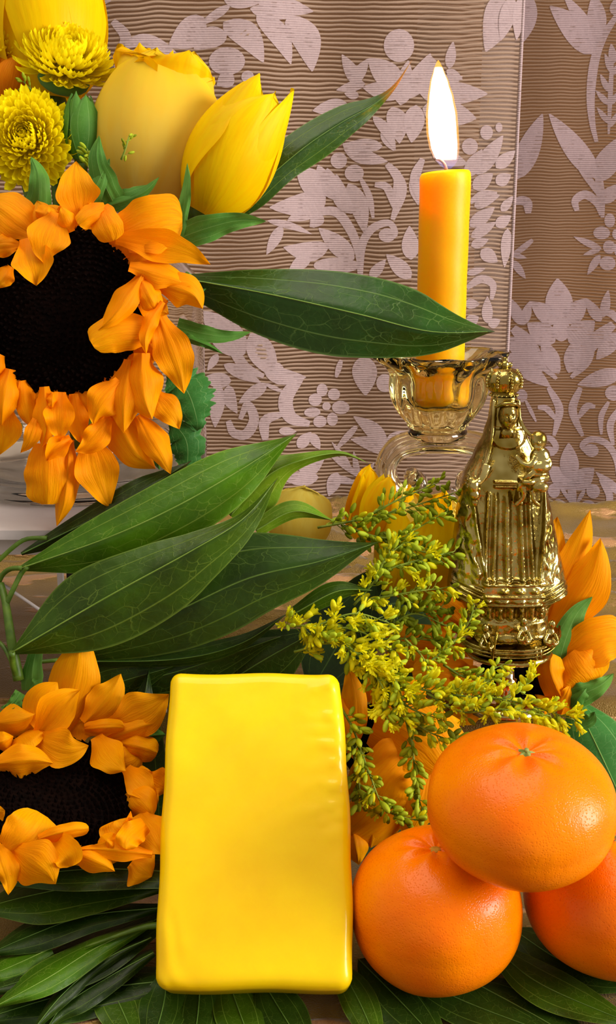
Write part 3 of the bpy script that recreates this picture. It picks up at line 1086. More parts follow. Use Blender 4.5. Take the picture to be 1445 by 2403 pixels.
wx.v = [v + bot + Vector((0, 0, 0.10 * U * sin(math.atan2(v.y, v.x) + 2.4) * (1 if v.z > H_ - 0.3 * U and (v.x ** 2 + v.y ** 2) > (0.6 * CR) ** 2 else 0))) for v in wx.v]
put('wax_body', wx, M['wax'], cd)
wk = crom([PY(1047, 425, YK), PY(1048, 405, YK), PY(1042, 385, YK), PY(1030, 374, YK), PY(1019, 373, YK)], 16)
put('wick', MB().tube(wk, [0.085 * U * (1 - 0.02 * i) for i in range(17)], 8), M['wick'], cd)
fl = [(395, 1050, 8), (385, 1049, 20), (370, 1046, 29), (345, 1042, 35), (310, 1038, 37), (270, 1036, 36), (230, 1034, 30), (195, 1031, 22), (165, 1029, 12), (148, 1028, 5), (141, 1028, 0.5)]
fb = PY(1045, 395, YK)
ft = PY(1028, 141, YK)


def flame_mb(k, lo, hi):
    mb = MB()

    def fn(a, t):
        y = lo + (hi - lo) * t
        rows = sorted(fl)
        x, w = tab(rows, y, 1), tab(rows, y, 2)
        q = PY(x, y, YK)
        rr = w * k * (YK / FPX) * 1.0 * U * 0.97
        th = 2 * pi * a
        return q + Vector((rr * cos(th), rr * sin(th), 0))
    mb.grid(fn, 32, 40, True)
    mb.uv = {}
    return mb


hF = (ft.z - fb.z)
z0 = fb.z - bot.z
M['flame_core'] = flame_mat('flame_core', [(0.0, (1, 0.55, 0.18, 1)), (0.12, (1, 0.72, 0.35, 1)), (0.22, (1, 0.93, 0.72, 1)), (0.85, (1, 0.93, 0.70, 1)), (1.0, (1, 0.62, 0.2, 1))], 7.0, None, z0, z0 + hF)
M['flame_shell'] = flame_mat('flame_shell', [(0.0, (0.30, 0.32, 0.9, 1)), (0.12, (0.9, 0.45, 0.25, 1)), (0.3, (1, 0.45, 0.08, 1)), (1.0, (1, 0.45, 0.06, 1))], 1.6,
                             [(0.0, (0.10, 0.10, 0.10, 1)), (0.2, (0.28, 0.28, 0.28, 1)), (1.0, (0.5, 0.5, 0.5, 1))], z0, z0 + hF)
fo = put('flame', flame_mb(1.0, 395, 141), M['flame_shell'], cd)
put('flame_core', flame_mb(0.86, 374, 158), M['flame_core'], fo)
pl = bpy.data.lights.new('flame_light', 'POINT')
pl.energy = 1.1
pl.color = (1.0, 0.55, 0.20)
pl.shadow_soft_size = 0.006
plo = bpy.data.objects.new('flame_light', pl)
COL.objects.link(plo)
plo.location = PY(1038, 300, YK)

hold = thing('candle_holder', Vector((kx, YK * U, 5.0 * U)), 'fluted glass candle holder tinted with painted candle glow, on a scrolled foot behind the gold figurine', 'candle holder')


def hz_(py):
    return PY(1036, py, YK).z / U


def hw(px):
    return px * (50.3 / FPX)


outer = [(826, 150), (840, 148), (852, 134), (866, 118), (880, 112), (905, 113), (930, 110), (955, 101), (975, 88), (992, 73), (1004, 64)]
rimz = hz_(826)
po = [(hw(w) * U, hz_(y) * U) for y, w in outer]
zi = bot.z - 0.05 * U
inner = [(0.0, zi), (CR * 0.8, zi), (CR * 1.15, zi + 0.3 * U), (CR * 1.30, hz_(900) * U), (CR * 1.45, hz_(868) * U), (hw(112) * U, hz_(846) * U), (hw(140) * U, hz_(830) * U)]
prof = [(0.0, hz_(1004) * U)] + po[::-1] + inner[::-1]
npo = len(po)


def flute(th, j):
    if j == 0 or j > npo:
        k = 0.0 if j == 0 else (0.05 if j <= npo + 2 else 0.0)
    else:
        y = outer[::-1][j - 1][0]
        k = 0.085 if y < 850 else 0.06 * (1 - (y - 850) / 220)
    return 1 + k * cos(10 * th)


def fine_prof(p, n=4):
    out, idx = [], []
    for i in range(len(p) - 1):
        for q in range(n):
            out.append((p[i][0] + (p[i + 1][0] - p[i][0]) * q / n, p[i][1] + (p[i + 1][1] - p[i][1]) * q / n))
            idx.append(i + q / n)
    out.append(p[-1])
    idx.append(len(p) - 1)
    return out, idx


q3 = crom([(a, 0, b2) for a, b2 in prof], 90)
fp = [(max(0.0, v.x), v.z) for v in q3]
cup = MB()


def flute2(th, j):
    f = j / 90 * (len(prof) - 1)
    i = min(int(f), len(prof) - 2)
    return flute(th, i) * (1 - (f - i)) + flute(th, i + 1) * (f - i)


cup.lathe(fp, 120, flute2)
cup.v = [v + Vector((kx, YK * U, 0)) for v in cup.v]
put('cup', cup, M['amber'], hold)
cr_ = MB()
cr_.lathe([(0, hz_(1003) * U), (hw(62) * U, hz_(1003) * U), (hw(68) * U, hz_(1010) * U), (hw(70) * U, hz_(1018) * U), (hw(66) * U, hz_(1028) * U), (hw(52) * U, hz_(1036) * U), (0, hz_(1036) * U)], 64)
cr_.v = [v + Vector((kx, YK * U, 0)) for v in cr_.v]
put('collar', cr_, M['pale_amber'], hold)
# C-scroll bridge, curled at both ends
sc_path = [(968, 1118), (985, 1128), (975, 1152), (940, 1158), (912, 1130), (908, 1085), (935, 1050), (985, 1036), (1036, 1034), (1088, 1036), (1136, 1050), (1163, 1085), (1158, 1130), (1130, 1158), (1096, 1152), (1086, 1128), (1103, 1118)]
sp = crom([PY(x, y, YK) for x, y in sc_path], 110)
scm = MB()
ns = 28
o0 = 0
for i, p in enumerate(sp):
    tng = (sp[min(i + 1, 110)] - sp[max(i - 1, 0)]).normalized()
    nn = Vector((0, 1, 0)).cross(tng).normalized()
    e = abs(i / 110 - 0.5) * 2
    th_ = (0.52 - 0.22 * e ** 2) * U
    dp = (1.25 - 0.45 * e ** 2) * U
    for k in range(ns):
        a = 2 * pi * k / ns
        g = 1 + 0.10 * cos(8 * a)
        scm.v.append(p + nn * (th_ * cos(a) * g) + Vector((0, 1, 0)) * (dp * sin(a) * g))
for i in range(110):
    for k in range(ns):
        k2 = (k + 1) % ns
        scm.f.append((i * ns + k, i * ns + k2, (i + 1) * ns + k2, (i + 1) * ns + k))
scm.f.append(tuple(range(ns))[::-1])
scm.f.append(tuple(110 * ns + k for k in range(ns)))
put('scroll', scm, M['pale_amber'], hold)
for x in (968, 1103):
    mb = MB().ball(PY(x, 1120, YK), (0.42 * U, 1.0 * U, 0.42 * U), 20, 12)
    put('scroll_knob', mb, M['pale_amber'], hold)
ped = MB()
zt = hz_(1160) * U
ped.lathe([(0, zt), (1.6 * U, zt), (1.75 * U, zt - 0.3 * U), (1.2 * U, zt - 0.8 * U), (0.8 * U, zt - 1.6 * U), (0.9 * U, zt - 3.0 * U), (1.5 * U, 7.4 * U), (2.4 * U, 6.6 * U), (2.5 * U, 5.6 * U), (0, 5.6 * U)], 64, lambda th, j: 1 + 0.03 * cos(12 * th))
ped.v = [v + Vector((kx, YK * U, 0)) for v in ped.v]
put('pedestal', ped, M['glass'], hold)

# ------------------------------------------------------------------ glass vase
vz = 52.0
vc = P(200, 1125, vz)
vx, vy, vr = vc.x, vc.y, 285 * vz / FPX * U
vb = RT * U
vt = P(200, 560, vz).z
va = thing('glass_vase', Vector((vx, vy, vb)), 'clear round glass vase holding the large sunflower bouquet on the white riser', 'vase')
pr = [(0, vb + 0.01 * U), (vr * 0.80, vb + 0.01 * U), (vr * 0.93, vb + 0.25 * U), (vr, vb + 1.1 * U), (vr, vb + 3 * U), (vr * 0.995, vt - 2.5 * U), (vr * 0.9, vt - 1.2 * U), (vr * 0.78, vt - 0.5 * U), (vr * 0.76, vt),
      (vr * 0.72, vt), (vr * 0.74, vt - 0.6 * U), (vr * 0.86, vt - 1.4 * U), (vr * 0.955, vt - 2.7 * U), (vr * 0.96, vb + 3 * U), (vr * 0.955, vb + 1.6 * U), (vr * 0.80, vb + 0.75 * U), (0, vb + 0.6 * U)]
q3 = crom([(a, 0, b2) for a, b2 in pr], 110)
vm = MB().lathe([(max(0, v.x), v.z) for v in q3], 96)
vm.v = [v + Vector((vx, vy, 0)) for v in vm.v]
put('glass_body', vm, M['glass'], va)
# ------------------------------------------------------------------ gold figurine of a crowned woman with a child, in a boat, on a stem
YS = P(1195, 1520, 46).y / U
ZS = 2.895


def zp(zx, zy, fwd=0.0):
    q = PY(1030 + zx / ZS, 830 + zy / ZS, YS)
    return Vector((q.x, q.y - fwd * U, q.z))


def zs(n, zy=1000):
    """length of n drawing units in cm at row zy"""
    return (zp(n, zy).x - zp(0, zy).x) / U


st = thing('figurine', Vector((zp(460, 2330).x, YS * U, 5.2 * U)), 'gold cast figurine of a crowned robed woman holding a child above a small boat', 'figurine')
SIL = [(285, 358, 528, 0.60), (360, 345, 540, 0.62), (430, 335, 550, 0.66), (540, 300, 592, 0.75), (680, 232, 650, 0.95), (800, 168, 695, 1.08), (900, 142, 722, 1.12), (1100, 113, 768, 1.15), (1300, 90, 806, 1.22),
       (1480, 68, 846, 1.32), (1560, 57, 868, 1.38), (1605, 56, 870, 1.38), (1640, 88, 835, 1.30), (1680, 152, 762, 1.05), (1720, 172, 740, 0.98), (1800, 176, 735, 0.98), (1890, 172, 742, 1.02)]


def gs(x, m, s):
    return exp(-((x - m) / s) ** 2)


def box01(x, a, b, s):
    return smooth(a - s, a + s, x) * (1 - smooth(b - s, b + s, x))


EL = [(500, 352), (680, 300), (830, 250), (900, 212), (1100, 232), (1300, 262), (1490, 300)]
ER = [(500, 575), (680, 640), (830, 700), (900, 700), (1100, 690), (1300, 668), (1490, 642)]


def relief(x, y):
    h = 0.0
    el, er = tab(EL, y, 1), tab(ER, y, 1)
    if 480 < y < 1500:
        ins = smooth(el - 10, el + 14, x) * (1 - smooth(er - 14, er + 10, x))
        h -= 0.26 * ins
        h += 0.16 * gs(x, el, 15) + 0.16 * gs(x, er, 15)
        if y > 880:
            k = smooth(880, 960, y)
            for cx_, wd in ((350, 16), (432, 20), (530, 22), (592, 14), (300, 12)):
                cx2 = cx_ + (cx_ - 450) * 0.10 * (y - 1200) / 300
                h += k * 0.26 * gs(x, cx2, wd) * ins
            h += 0.015 * noise.noise(Vector((x * 0.06, y * 0.06, 1))) * ins
        # lace on the mantle flaps
        outl = (1 - smooth(el - 20, el, x)) + smooth(er, er + 20, x)
        if y > 1000:
            h += outl * 0.12 * noise.noise(Vector((x * 0.035, y * 0.022, 4)))
            h += 0.12 * (gs(x, el - 60 - 14 * sin(y * 0.035), 16) + gs(x, er + 45 + 12 * sin(y * 0.05), 14))
    # belt, collar, bodice
    h += 0.13 * box01(x, 350, 505, 8) * (gs(y, 838, 9) + gs(y, 868, 9))
    rr = sqrt(((x - 452) / 118) ** 2 + ((y - 545) / 78) ** 2)
    if y > 500:
        h += 0.10 * (1 - smooth(0.9, 1.0, rr)) + 0.07 * gs(rr, 1.0, 0.08)
    # sleeve and posy at her right hand
    h += 0.30 * exp(-((x - 212) / 40) ** 2 - ((y - 870) / 62) ** 2) * (1 + 0.5 * noise.noise(Vector((x * 0.07, y * 0.07, 7))))
    h += 0.16 * exp(-((x - 300 + (y - 780) * 0.9) / 26) ** 2 - ((y - 790) / 70) ** 2)
    # arm and draped cloth under the child
    h += 0.34 * exp(-((x - 600) / 95) ** 2 - ((y - 815) / 45) ** 2)
    h += 0.26 * box01(x, 490 + (960 - y) * 0.15, 670, 12) * box01(y, 800, 975, 8) * (0.8 + 0.25 * sin((x - 480) * 0.06))
    # hem bands and studs
    if 1440 < y < 1720:
        inh = box01(x, 270, 665, 12)
        h += inh * 0.13 * (gs(y, 1474, 9) + gs(y, 1500, 9) + gs(y, 1580, 8) + gs(y, 1640, 8))
        for bx in (400, 510, 610):
            h += 0.19 * exp(-((x - bx) / 24) ** 2 - ((y - 1540) / 20) ** 2)
        for bx in (300, 375, 412, 490, 525, 580, 615):
            h += 0.16 * exp(-((x - bx) / 17) ** 2 - ((y - 1612) / 15) ** 2)
        h += (1 - inh) * 0.08 * sin((y + abs(x - 460) * 0.35) * 0.16) * smooth(1500, 1530, y)
    if y > 1660:
        h += 0.12 * cos((x - 460) * 2 * pi / 72) * smooth(1660, 1690, y) * (1 - smooth(1750, 1770, y))
        h -= 0.10 * gs(y, 1765, 14)
        h += 0.06 * noise.noise(Vector((x * 0.02, y * 0.03, 11))) * smooth(1770, 1790, y)
    return h


mb = MB()


def body_fn(a, t):
    zy = 285 + (1890 - 285) * t
    l, r, d = tab(SIL, zy, 1), tab(SIL, zy, 2), tab(SIL, zy, 3)
    cx_, hw_ = (l + r) / 2, (r - l) / 2
    th = 2 * pi * a
    sx, sy = sin(th), -cos(th)                       # sy = -1 faces the room
    ex = 0.82
    x = cx_ + hw_ * math.copysign(abs(sx) ** ex, sx)
    yy = d * math.copysign(abs(sy) ** 0.9, sy)
    q = zp(x, zy)
    rl = relief(x, zy) * max(0.0, -sy) ** 0.5 if sy < 0 else 0.02 * cos(14 * th)
    return Vector((q.x, q.y + (yy - rl) * U, q.z))


mb.grid(body_fn, 300, 300, True)
mb.uv = {}
top = [mb.v[i] for i in range(300)]
put('robe', mb, M['gold'], st)


# head with face and veil edge
def face(d):
    k = 1.0
    if d.y < 0:
        f = (-d.y)
        k += 0.34 * exp(-(d.x / 0.10) ** 2 - ((d.z + 0.06) / 0.20) ** 2) * f * (1.0 - 0.6 * smooth(-0.1, 0.25, d.z))   # nose
        k += 0.05 * exp(-((abs(d.x) - 0.30) / 0.2) ** 2 - ((d.z - 0.27) / 0.07) ** 2) * f                            # brow
        k -= 0.20 * exp(-((abs(d.x) - 0.30) / 0.14) ** 2 - ((d.z - 0.12) / 0.09) ** 2) * f                          # eye sockets
        k += 0.06 * exp(-((abs(d.x) - 0.30) / 0.10) ** 2 - ((d.z - 0.12) / 0.045) ** 2) * f                         # lids
        k += 0.09 * exp(-(d.x / 0.20) ** 2 - ((d.z + 0.40) / 0.05) ** 2) * f                                         # upper lip
        k += 0.09 * exp(-(d.x / 0.16) ** 2 - ((d.z + 0.52) / 0.05) ** 2) * f
        k += 0.05 * exp(-(d.x / 0.2) ** 2 - ((d.z + 0.78) / 0.12) ** 2) * f                                          # chin
        k += 0.03 * exp(-((abs(d.x) - 0.45) / 0.2) ** 2 - ((d.z + 0.2) / 0.2) ** 2) * f
    k *= 1 - 0.13 * max(0, -d.z) ** 1.5 * abs(d.x)
    return k


hc = zp(450, 405, 0.55)
hr = (zs(66, 400) * U, 0.50 * U, (zp(0, 300).z - zp(0, 505).z) / 2)
put('head', MB().ball(hc, hr, 72, 60, face), M['gold'], st)
nk = MB().tube([zp(450, 480, 0.35), zp(450, 560, 0.45)], [0.30 * U, 0.38 * U], 20)
put('neck', nk, M['gold'], st)
vl = MB()
vl.tube(crom([zp(362, 300, 0.45), zp(352, 420, 0.55), zp(340, 530, 0.70), zp(300, 690, 0.95), zp(240, 810, 1.05), zp(205, 880, 1.1)], 40), 0.075 * U, 10)
vl.tube(crom([zp(525, 300, 0.45), zp(530, 420, 0.55), zp(560, 490, 0.75), zp(600, 530, 0.85)], 24), 0.075 * U, 10)
put('veil_edge', vl, M['gold'], st)
hb = MB()
hb.tube(crom([zp(372, 345, 0.55), zp(410, 318, 0.86), zp(450, 312, 0.95), zp(495, 318, 0.86), zp(528, 345, 0.55)], 24), 0.07 * U, 10)
put('hairline', hb, M['gold'], st)

# crown
cc_ = zp(443, 180)
cxr = zs(122, 180)
cr = MB()
zb, ztp = zp(0, 290).z, zp(0, 92).z
hh = ztp - zb
cpf = [(0.62, 0.0), (0.74, 0.02), (0.74, 0.10), (0.66, 0.13), (0.72, 0.17), (0.80, 0.20), (0.92, 0.34), (1.0, 0.52), (0.97, 0.70), (0.80, 0.86), (0.52, 0.95), (0.22, 1.0), (0.0, 1.0)]
q3 = crom([(a, 0, b2) for a, b2 in cpf], 60)
cr.lathe([(max(0, v.x) * cxr * U, v.z * hh) for v in q3], 96, lambda th, j: 1 + (0.10 * abs(cos(4 * th + 0.6)) ** 0.6 - 0.06 if j > 22 else 0.015 * cos(24 * th)))
cr.v = [Vector((cc_.x + v.x, cc_.y + v.y * 0.95, zb + v.z)) for v in cr.v]
cro = put('crown', cr, M['gold'], st)
bd = MB()
for k in range(8):
    a0 = k * pi / 4 + 0.25
    for ph in (0.25, 0.45, 0.65, 0.85, 1.05, 1.25):
        rr = cos(ph - 0.5) * cxr * 1.03
        bd.ball((cc_.x + rr * cos(a0) * U, cc_.y + rr * sin(a0) * U * 0.95, zb + hh * (0.25 + 0.62 * ph / 1.25)), 0.075 * U, 10, 6)
for k in range(20):
    a0 = 2 * pi * k / 20
    bd.ball((cc_.x + cxr * 0.78 * cos(a0) * U, cc_.y + cxr * 0.76 * sin(a0) * U, zb + hh * 0.06), 0.05 * U, 8, 5)
put('beads', bd, M['gold'], cro)
kn = MB()
kn.ball((cc_.x, cc_.y, ztp + 0.10 * U), 0.17 * U, 14, 10).ball((cc_.x, cc_.y, ztp + 0.28 * U), (0.10 * U, 0.08 * U, 0.12 * U), 12, 8)
for sx in (-1, 1):
    kn.ball((cc_.x + sx * 0.20 * U, cc_.y - 0.02 * U, ztp + 0.10 * U), 0.10 * U, 10, 8)
put('finial', kn, M['gold'], cro)


def fused(name, balls, tubes, parent, vox=0.035):
    """soft cast lumps grown together into one surface"""
    m2 = MB()
    for p, r in balls:
        m2.ball(p, r, 20, 14)
    for pts, rad in tubes:
        m2.tube(crom(pts, 12), [rad[0] + (rad[1] - rad[0]) * i / 12 for i in range(13)], 14)
    o2 = link(name, m2.mesh(name, M['gold'], root_loc(parent), True, False), parent)
    r = o2.modifiers.new('grow', 'REMESH')
    r.mode = 'VOXEL'
    r.voxel_size = vox * U
    r.use_smooth_shade = True
    s = o2.modifiers.new('soften', 'SMOOTH')
    s.factor = 0.6
    s.iterations = 3
    return o2


u_ = U
fused('child', [(zp(632, 545, 1.25), (0.33 * u_, 0.34 * u_, 0.38 * u_)), (zp(622, 585, 1.45), (0.18 * u_, 0.14 * u_, 0.12 * u_)), (zp(622, 555, 1.60), (0.06 * u_, 0.07 * u_, 0.07 * u_)),
                (zp(645, 660, 1.15), (0.40 * u_, 0.35 * u_, 0.42 * u_)), (zp(640, 715, 1.25), (0.46 * u_, 0.42 * u_, 0.30 * u_)), (zp(625, 765, 1.2), (0.46 * u_, 0.38 * u_, 0.14 * u_)),
                (zp(595, 520, 1.3), (0.10 * u_, 0.1 * u_, 0.1 * u_))],
      [([zp(610, 650, 1.35), zp(570, 700, 1.5), zp(520, 690, 1.45), zp(480, 645, 1.3)], (0.15 * u_, 0.09 * u_)), ([zp(680, 650, 1.2), zp(700, 700, 1.35), zp(670, 735, 1.5)], (0.14 * u_, 0.10 * u_)),
       ([zp(600, 740, 1.4), zp(560, 770, 1.5), zp(530, 800, 1.4)], (0.16 * u_, 0.10 * u_))], st)
fused('right_arm', [(zp(205, 850, 1.25), (0.22 * u_, 0.2 * u_, 0.26 * u_)), (zp(185, 810, 1.2), (0.12 * u_, 0.12 * u_, 0.12 * u_)), (zp(228, 820, 1.25), (0.12 * u_, 0.12 * u_, 0.12 * u_)),
                    (zp(210, 905, 1.25), (0.2 * u_, 0.18 * u_, 0.22 * u_)), (zp(215, 960, 1.15), (0.14 * u_, 0.12 * u_, 0.2 * u_))],
      [([zp(300, 720, 0.95), zp(270, 790, 1.1), zp(215, 850, 1.2)], (0.22 * u_, 0.13 * u_))], st)
fused('left_arm', [(zp(640, 850, 1.35), (0.34 * u_, 0.25 * u_, 0.24 * u_)), (zp(560, 815, 1.4), (0.30 * u_, 0.22 * u_, 0.16 * u_))],
      [([zp(690, 800, 1.0), zp(620, 800, 1.35), zp(520, 830, 1.35), zp(500, 880, 1.25)], (0.20 * u_, 0.10 * u_)), ([zp(530, 850, 1.35), zp(530, 920, 1.3), zp(480, 980, 1.2)], (0.12 * u_, 0.09 * u_)),
       ([zp(585, 870, 1.35), zp(600, 940, 1.35), zp(640, 978, 1.25)], (0.10 * u_, 0.08 * u_))], st)

# boat and its three rowers
bt = MB()
bxc, bhw = 470, 345


def boat_fn(a, t):
    s = -1 + 2 * t
    k = sqrt(max(0.0, 1 - abs(s) ** 2.6))
    rise = 60 * abs(s) ** 3
    th = 2 * pi * a
    dx, dz = cos(th), sin(th)
    q = zp(bxc + bhw * s, 1965 - rise * (1.25 if s > 0 else 0.5))
    wd = 1.55 * k + 0.06
    hgt = 0.26 * (0.5 + 0.5 * k)
    groove = 1 + 0.05 * cos(5 * th * 2)
    return Vector((q.x, q.y + wd * dx * groove * U, q.z + hgt * dz * groove * U))


bt.grid(lambda a, t: boat_fn(a, t), 60, 90, True)
bt.uv = {}
boat = put('boat', bt, M['gold'], st)
rr_ = MB()
for sgn, dz_ in ((1, -18), (1, 4)):
    rr_.tube([zp(bxc + bhw * s / 20.0, 1940 + dz_ - 60 * abs(s / 20.0) ** 3 * (1.25 if s > 0 else 0.5), 0.1 + 1.50 * sqrt(max(0.0, 1 - abs(s / 20.0) ** 2.6))) for s in range(-20, 21)], 0.055 * U, 8)
rr_.tube([zp(322, 1900, 1.5), zp(318, 2000, 1.55)], 0.07 * U, 8).tube([zp(612, 1900, 1.45), zp(610, 1985, 1.5)], 0.07 * U, 8).tube([zp(640, 1905, 1.45), zp(640, 1975, 1.5)], 0.06 * U, 8)
put('gunwale', rr_, M['gold'], boat)
wv = MB()
wv.ball(zp(455, 1885, 0.1), (zs(270) * U, 1.05 * U, 0.5 * U), 48, 20, lambda d: 1 + 0.10 * noise.noise(d * 5))
put('waves', wv, M['gold'], st)
for bx, by, lean in ((290, 1800, -1), (530, 1745, 0), (715, 1775, 1)):
    f0 = 1.45 if lean == 0 else 1.25
    fused('rower', [(zp(bx + 8 * lean, by - 10, f0), (0.15 * u_, 0.15 * u_, 0.19 * u_)), (zp(bx, by + 60, f0 - 0.05), (0.19 * u_, 0.16 * u_, 0.30 * u_)), (zp(bx - 8 * lean, by + 115, f0), (0.27 * u_, 0.24 * u_, 0.20 * u_))],
          [([zp(bx - 22, by + 45, f0 + 0.1), zp(bx - 48, by + 85, f0 + 0.3), zp(bx - 10, by + 95, f0 + 0.4), zp(bx + 4, by + 60, f0 + 0.4)], (0.085 * u_, 0.06 * u_)),
           ([zp(bx + 22, by + 45, f0 + 0.1), zp(bx + 34, by + 90, f0 + 0.3), zp(bx + 6, by + 100, f0 + 0.4), zp(bx + 4, by + 60, f0 + 0.4)], (0.085 * u_, 0.06 * u_))], boat, 0.03)
ob_ = MB()
ob_.tube([zp(355, 1800, 1.5), zp(335, 1880, 1.55), zp(318, 1985, 1.6)], 0.06 * U, 8)
ob_.tube(crom([zp(262, 1820, 1.4), zp(290, 1890, 1.5), zp(318, 1930, 1.55)], 10), 0.06 * U, 8)
put('oar', ob_, M['gold'], boat)
# plate and stem
pz = zp(0, 2000).z
pcx = zp(468, 2000).x
pt_ = MB().lathe([(0, 0), (1.75 * U, 0), (1.83 * U, 0.06 * U), (1.83 * U, 0.16 * U), (1.75 * U, 0.22 * U), (0, 0.22 * U)], 72)
pt_.v = [Vector((pcx + v.x, YS * U + v.y * 0.9, pz - 0.22 * U + v.z)) for v in pt_.v]
put('base_plate', pt_, M['gold'], st)
z1, z2, z3 = zp(0, 2045).z, zp(0, 2195).z, zp(0, 2330).z
sm = MB().lathe([(0.36 * U, pz), (0.30 * U, z1), (0.30 * U, (z1 + z2) / 2), (0.33 * U, z2), (0.44 * U, z2 - 0.04 * U), (0.44 * U, z2 - 0.18 * U), (0.40 * U, z3), (0.55 * U, z3 - 0.1 * U), (1.1 * U, 5.75 * U), (1.6 * U, 5.45 * U), (1.65 * U, 5.2 * U), (0, 5.2 * U)], 48)
sm.v = [Vector((pcx + v.x, YS * U + v.y, v.z)) for v in sm.v]
put('stem', sm, M['steel'], st)
# ------------------------------------------------------------------ sunflowers
def make_disc(parent, ctr, ex, ey, dome, n=520, seed=1):
    nrm = ex.cross(ey).normalized()
    rad = ex.length

    def surf(r, th):
        h = dome * (1 - r ** 2.4) - 0.35 * dome * exp(-(r / 0.35) ** 2)
        return ctr + ex * (r * cos(th)) + ey * (r * sin(th)) + nrm * h
    mb = MB()
    mb.grid(lambda a, t: surf(max(t, 0.001), 2 * pi * a), 64, 20, True)
    mb.uv = {}
    d = put('disc', mb, M['disc'], parent)
    rg = random.Random(seed)
    fm = MB()
    for i in range(n):
        r = sqrt((i + 0.5) / n) * 0.99
        th = i * 2.399963
        p = surf(r, th)
        s = rad * 0.030 * (0.6 + 0.7 * r) * rg.uniform(0.8, 1.2)
        tip = p + nrm * (s * rg.uniform(1.6, 3.2)) + (ex * cos(th) + ey * sin(th)) * 0.02 * rg.uniform(-1, 1)
        a1 = ex.normalized()
        a2 = nrm.cross(a1)
        q = [p + (a1 * cos(k * pi / 2 + th) + a2 * sin(k * pi / 2 + th)) * s for k in range(4)]
        fm.add(q + [p.lerp(tip, 0.6) + a1 * s * 0.5, tip], [(0, 1, 5), (1, 2, 5), (2, 3, 5), (3, 0, 5)])
    f = put('florets', fm, M['floret'], d, smooth=False)
    f['kind'] = 'stuff'
    return d


def petals(parent, rows, zf, mat, k=1.0, ox=0.0, oy=0.0, prof='petal', seed=3, name='petal', cupr=(0.15, 0.55), nu=12, nv=22, wide=1.0):
    """rows: base x, y, tip x, y, width, bend, base depth, tip depth (traced at k pixels per pixel)"""
    rg = random.Random(seed)
    for row in rows:
        bx, by, tx, ty, w = row[:5]
        bend, db, dt = (list(row[5:8]) + [0, 0, 0])[:3]
        pf = row[8] if len(row) > 8 else prof
        bx, by, tx, ty, w, bend = ox + bx / k, oy + by / k, ox + tx / k, oy + ty / k, w / k / 2, bend / k
        dx, dy = tx - bx, ty - by
        l = sqrt(dx * dx + dy * dy)
        nx, ny = -dy / l, dx / l
        bulge = -rg.uniform(0.1, 0.35)
        m1 = (bx + dx * 0.35 + nx * bend * 0.8, by + dy * 0.35 + ny * bend * 0.8)
        m2 = (bx + dx * 0.70 + nx * bend, by + dy * 0.70 + ny * bend)
        mid = [(bx, by, zf(bx, by) + db), (m1[0], m1[1], zf(*m1) + db * 0.6 + dt * 0.4 + bulge), (m2[0], m2[1], zf(*m2) + db * 0.3 + dt * 0.7 + bulge), (tx, ty, zf(tx, ty) + dt)]
        cu = rg.uniform(*cupr) * (1 if rg.random() < 0.75 else -0.6)
        blade(name, mid, w * 1.10 * wide, mat, parent, prof=pf, cup=cu, edge=0.13, ruf=rg.uniform(0.06, 0.20), rufn=rg.uniform(1.2, 2.6), ph=rg.uniform(0, 6), nu=nu, nv=nv,
              d=(rg.uniform(-0.2, 0.3), rg.uniform(-0.2, 0.3)), crease=rg.uniform(0.02, 0.08))


def sunflower(label, cx, cy, rx, ry, z, dome=0.7, group='cut sunflowers', seed=1, nfl=520):
    s = z / FPX
    ctr = P(cx, cy, z)
    kd = sqrt(max(0.0, rx * rx - ry * ry)) / max(ry, 1)        # depth gained per pixel upward

    def zf(px, py):
        return z + (cy - py) * kd * s
    ex = P(cx + rx, cy, z) - ctr
    ey = P(cx, cy - ry, zf(cx, cy - ry)) - ctr
    t = thing('sunflower', ctr, label, 'sunflower', group)
    make_disc(t, ctr, ex, ey, dome * U, nfl, seed)
    return t, zf


def ring(parent, cx, cy, rx, ry, zf, mat, n, ln, seed):
    """back row of petals close round the disc"""
    rg = random.Random(seed)
    rows = []
    for i in range(n):
        a = 2 * pi * (i + rg.uniform(-0.3, 0.3)) / n
        l = 1 + ln * rg.uniform(0.75, 1.15)
        a2 = a + rg.uniform(-0.12, 0.12)
        rows.append((cx + rx * 0.93 * cos(a), cy + ry * 0.93 * sin(a), cx + rx * l * cos(a2), cy + ry * l * sin(a2), rx * 0.36, rg.uniform(-8, 8), 0.15, 0.35))
    petals(parent, rows, lambda x, y: zf(x, min(cy + ry, max(cy - ry, y))), mat, seed=seed)


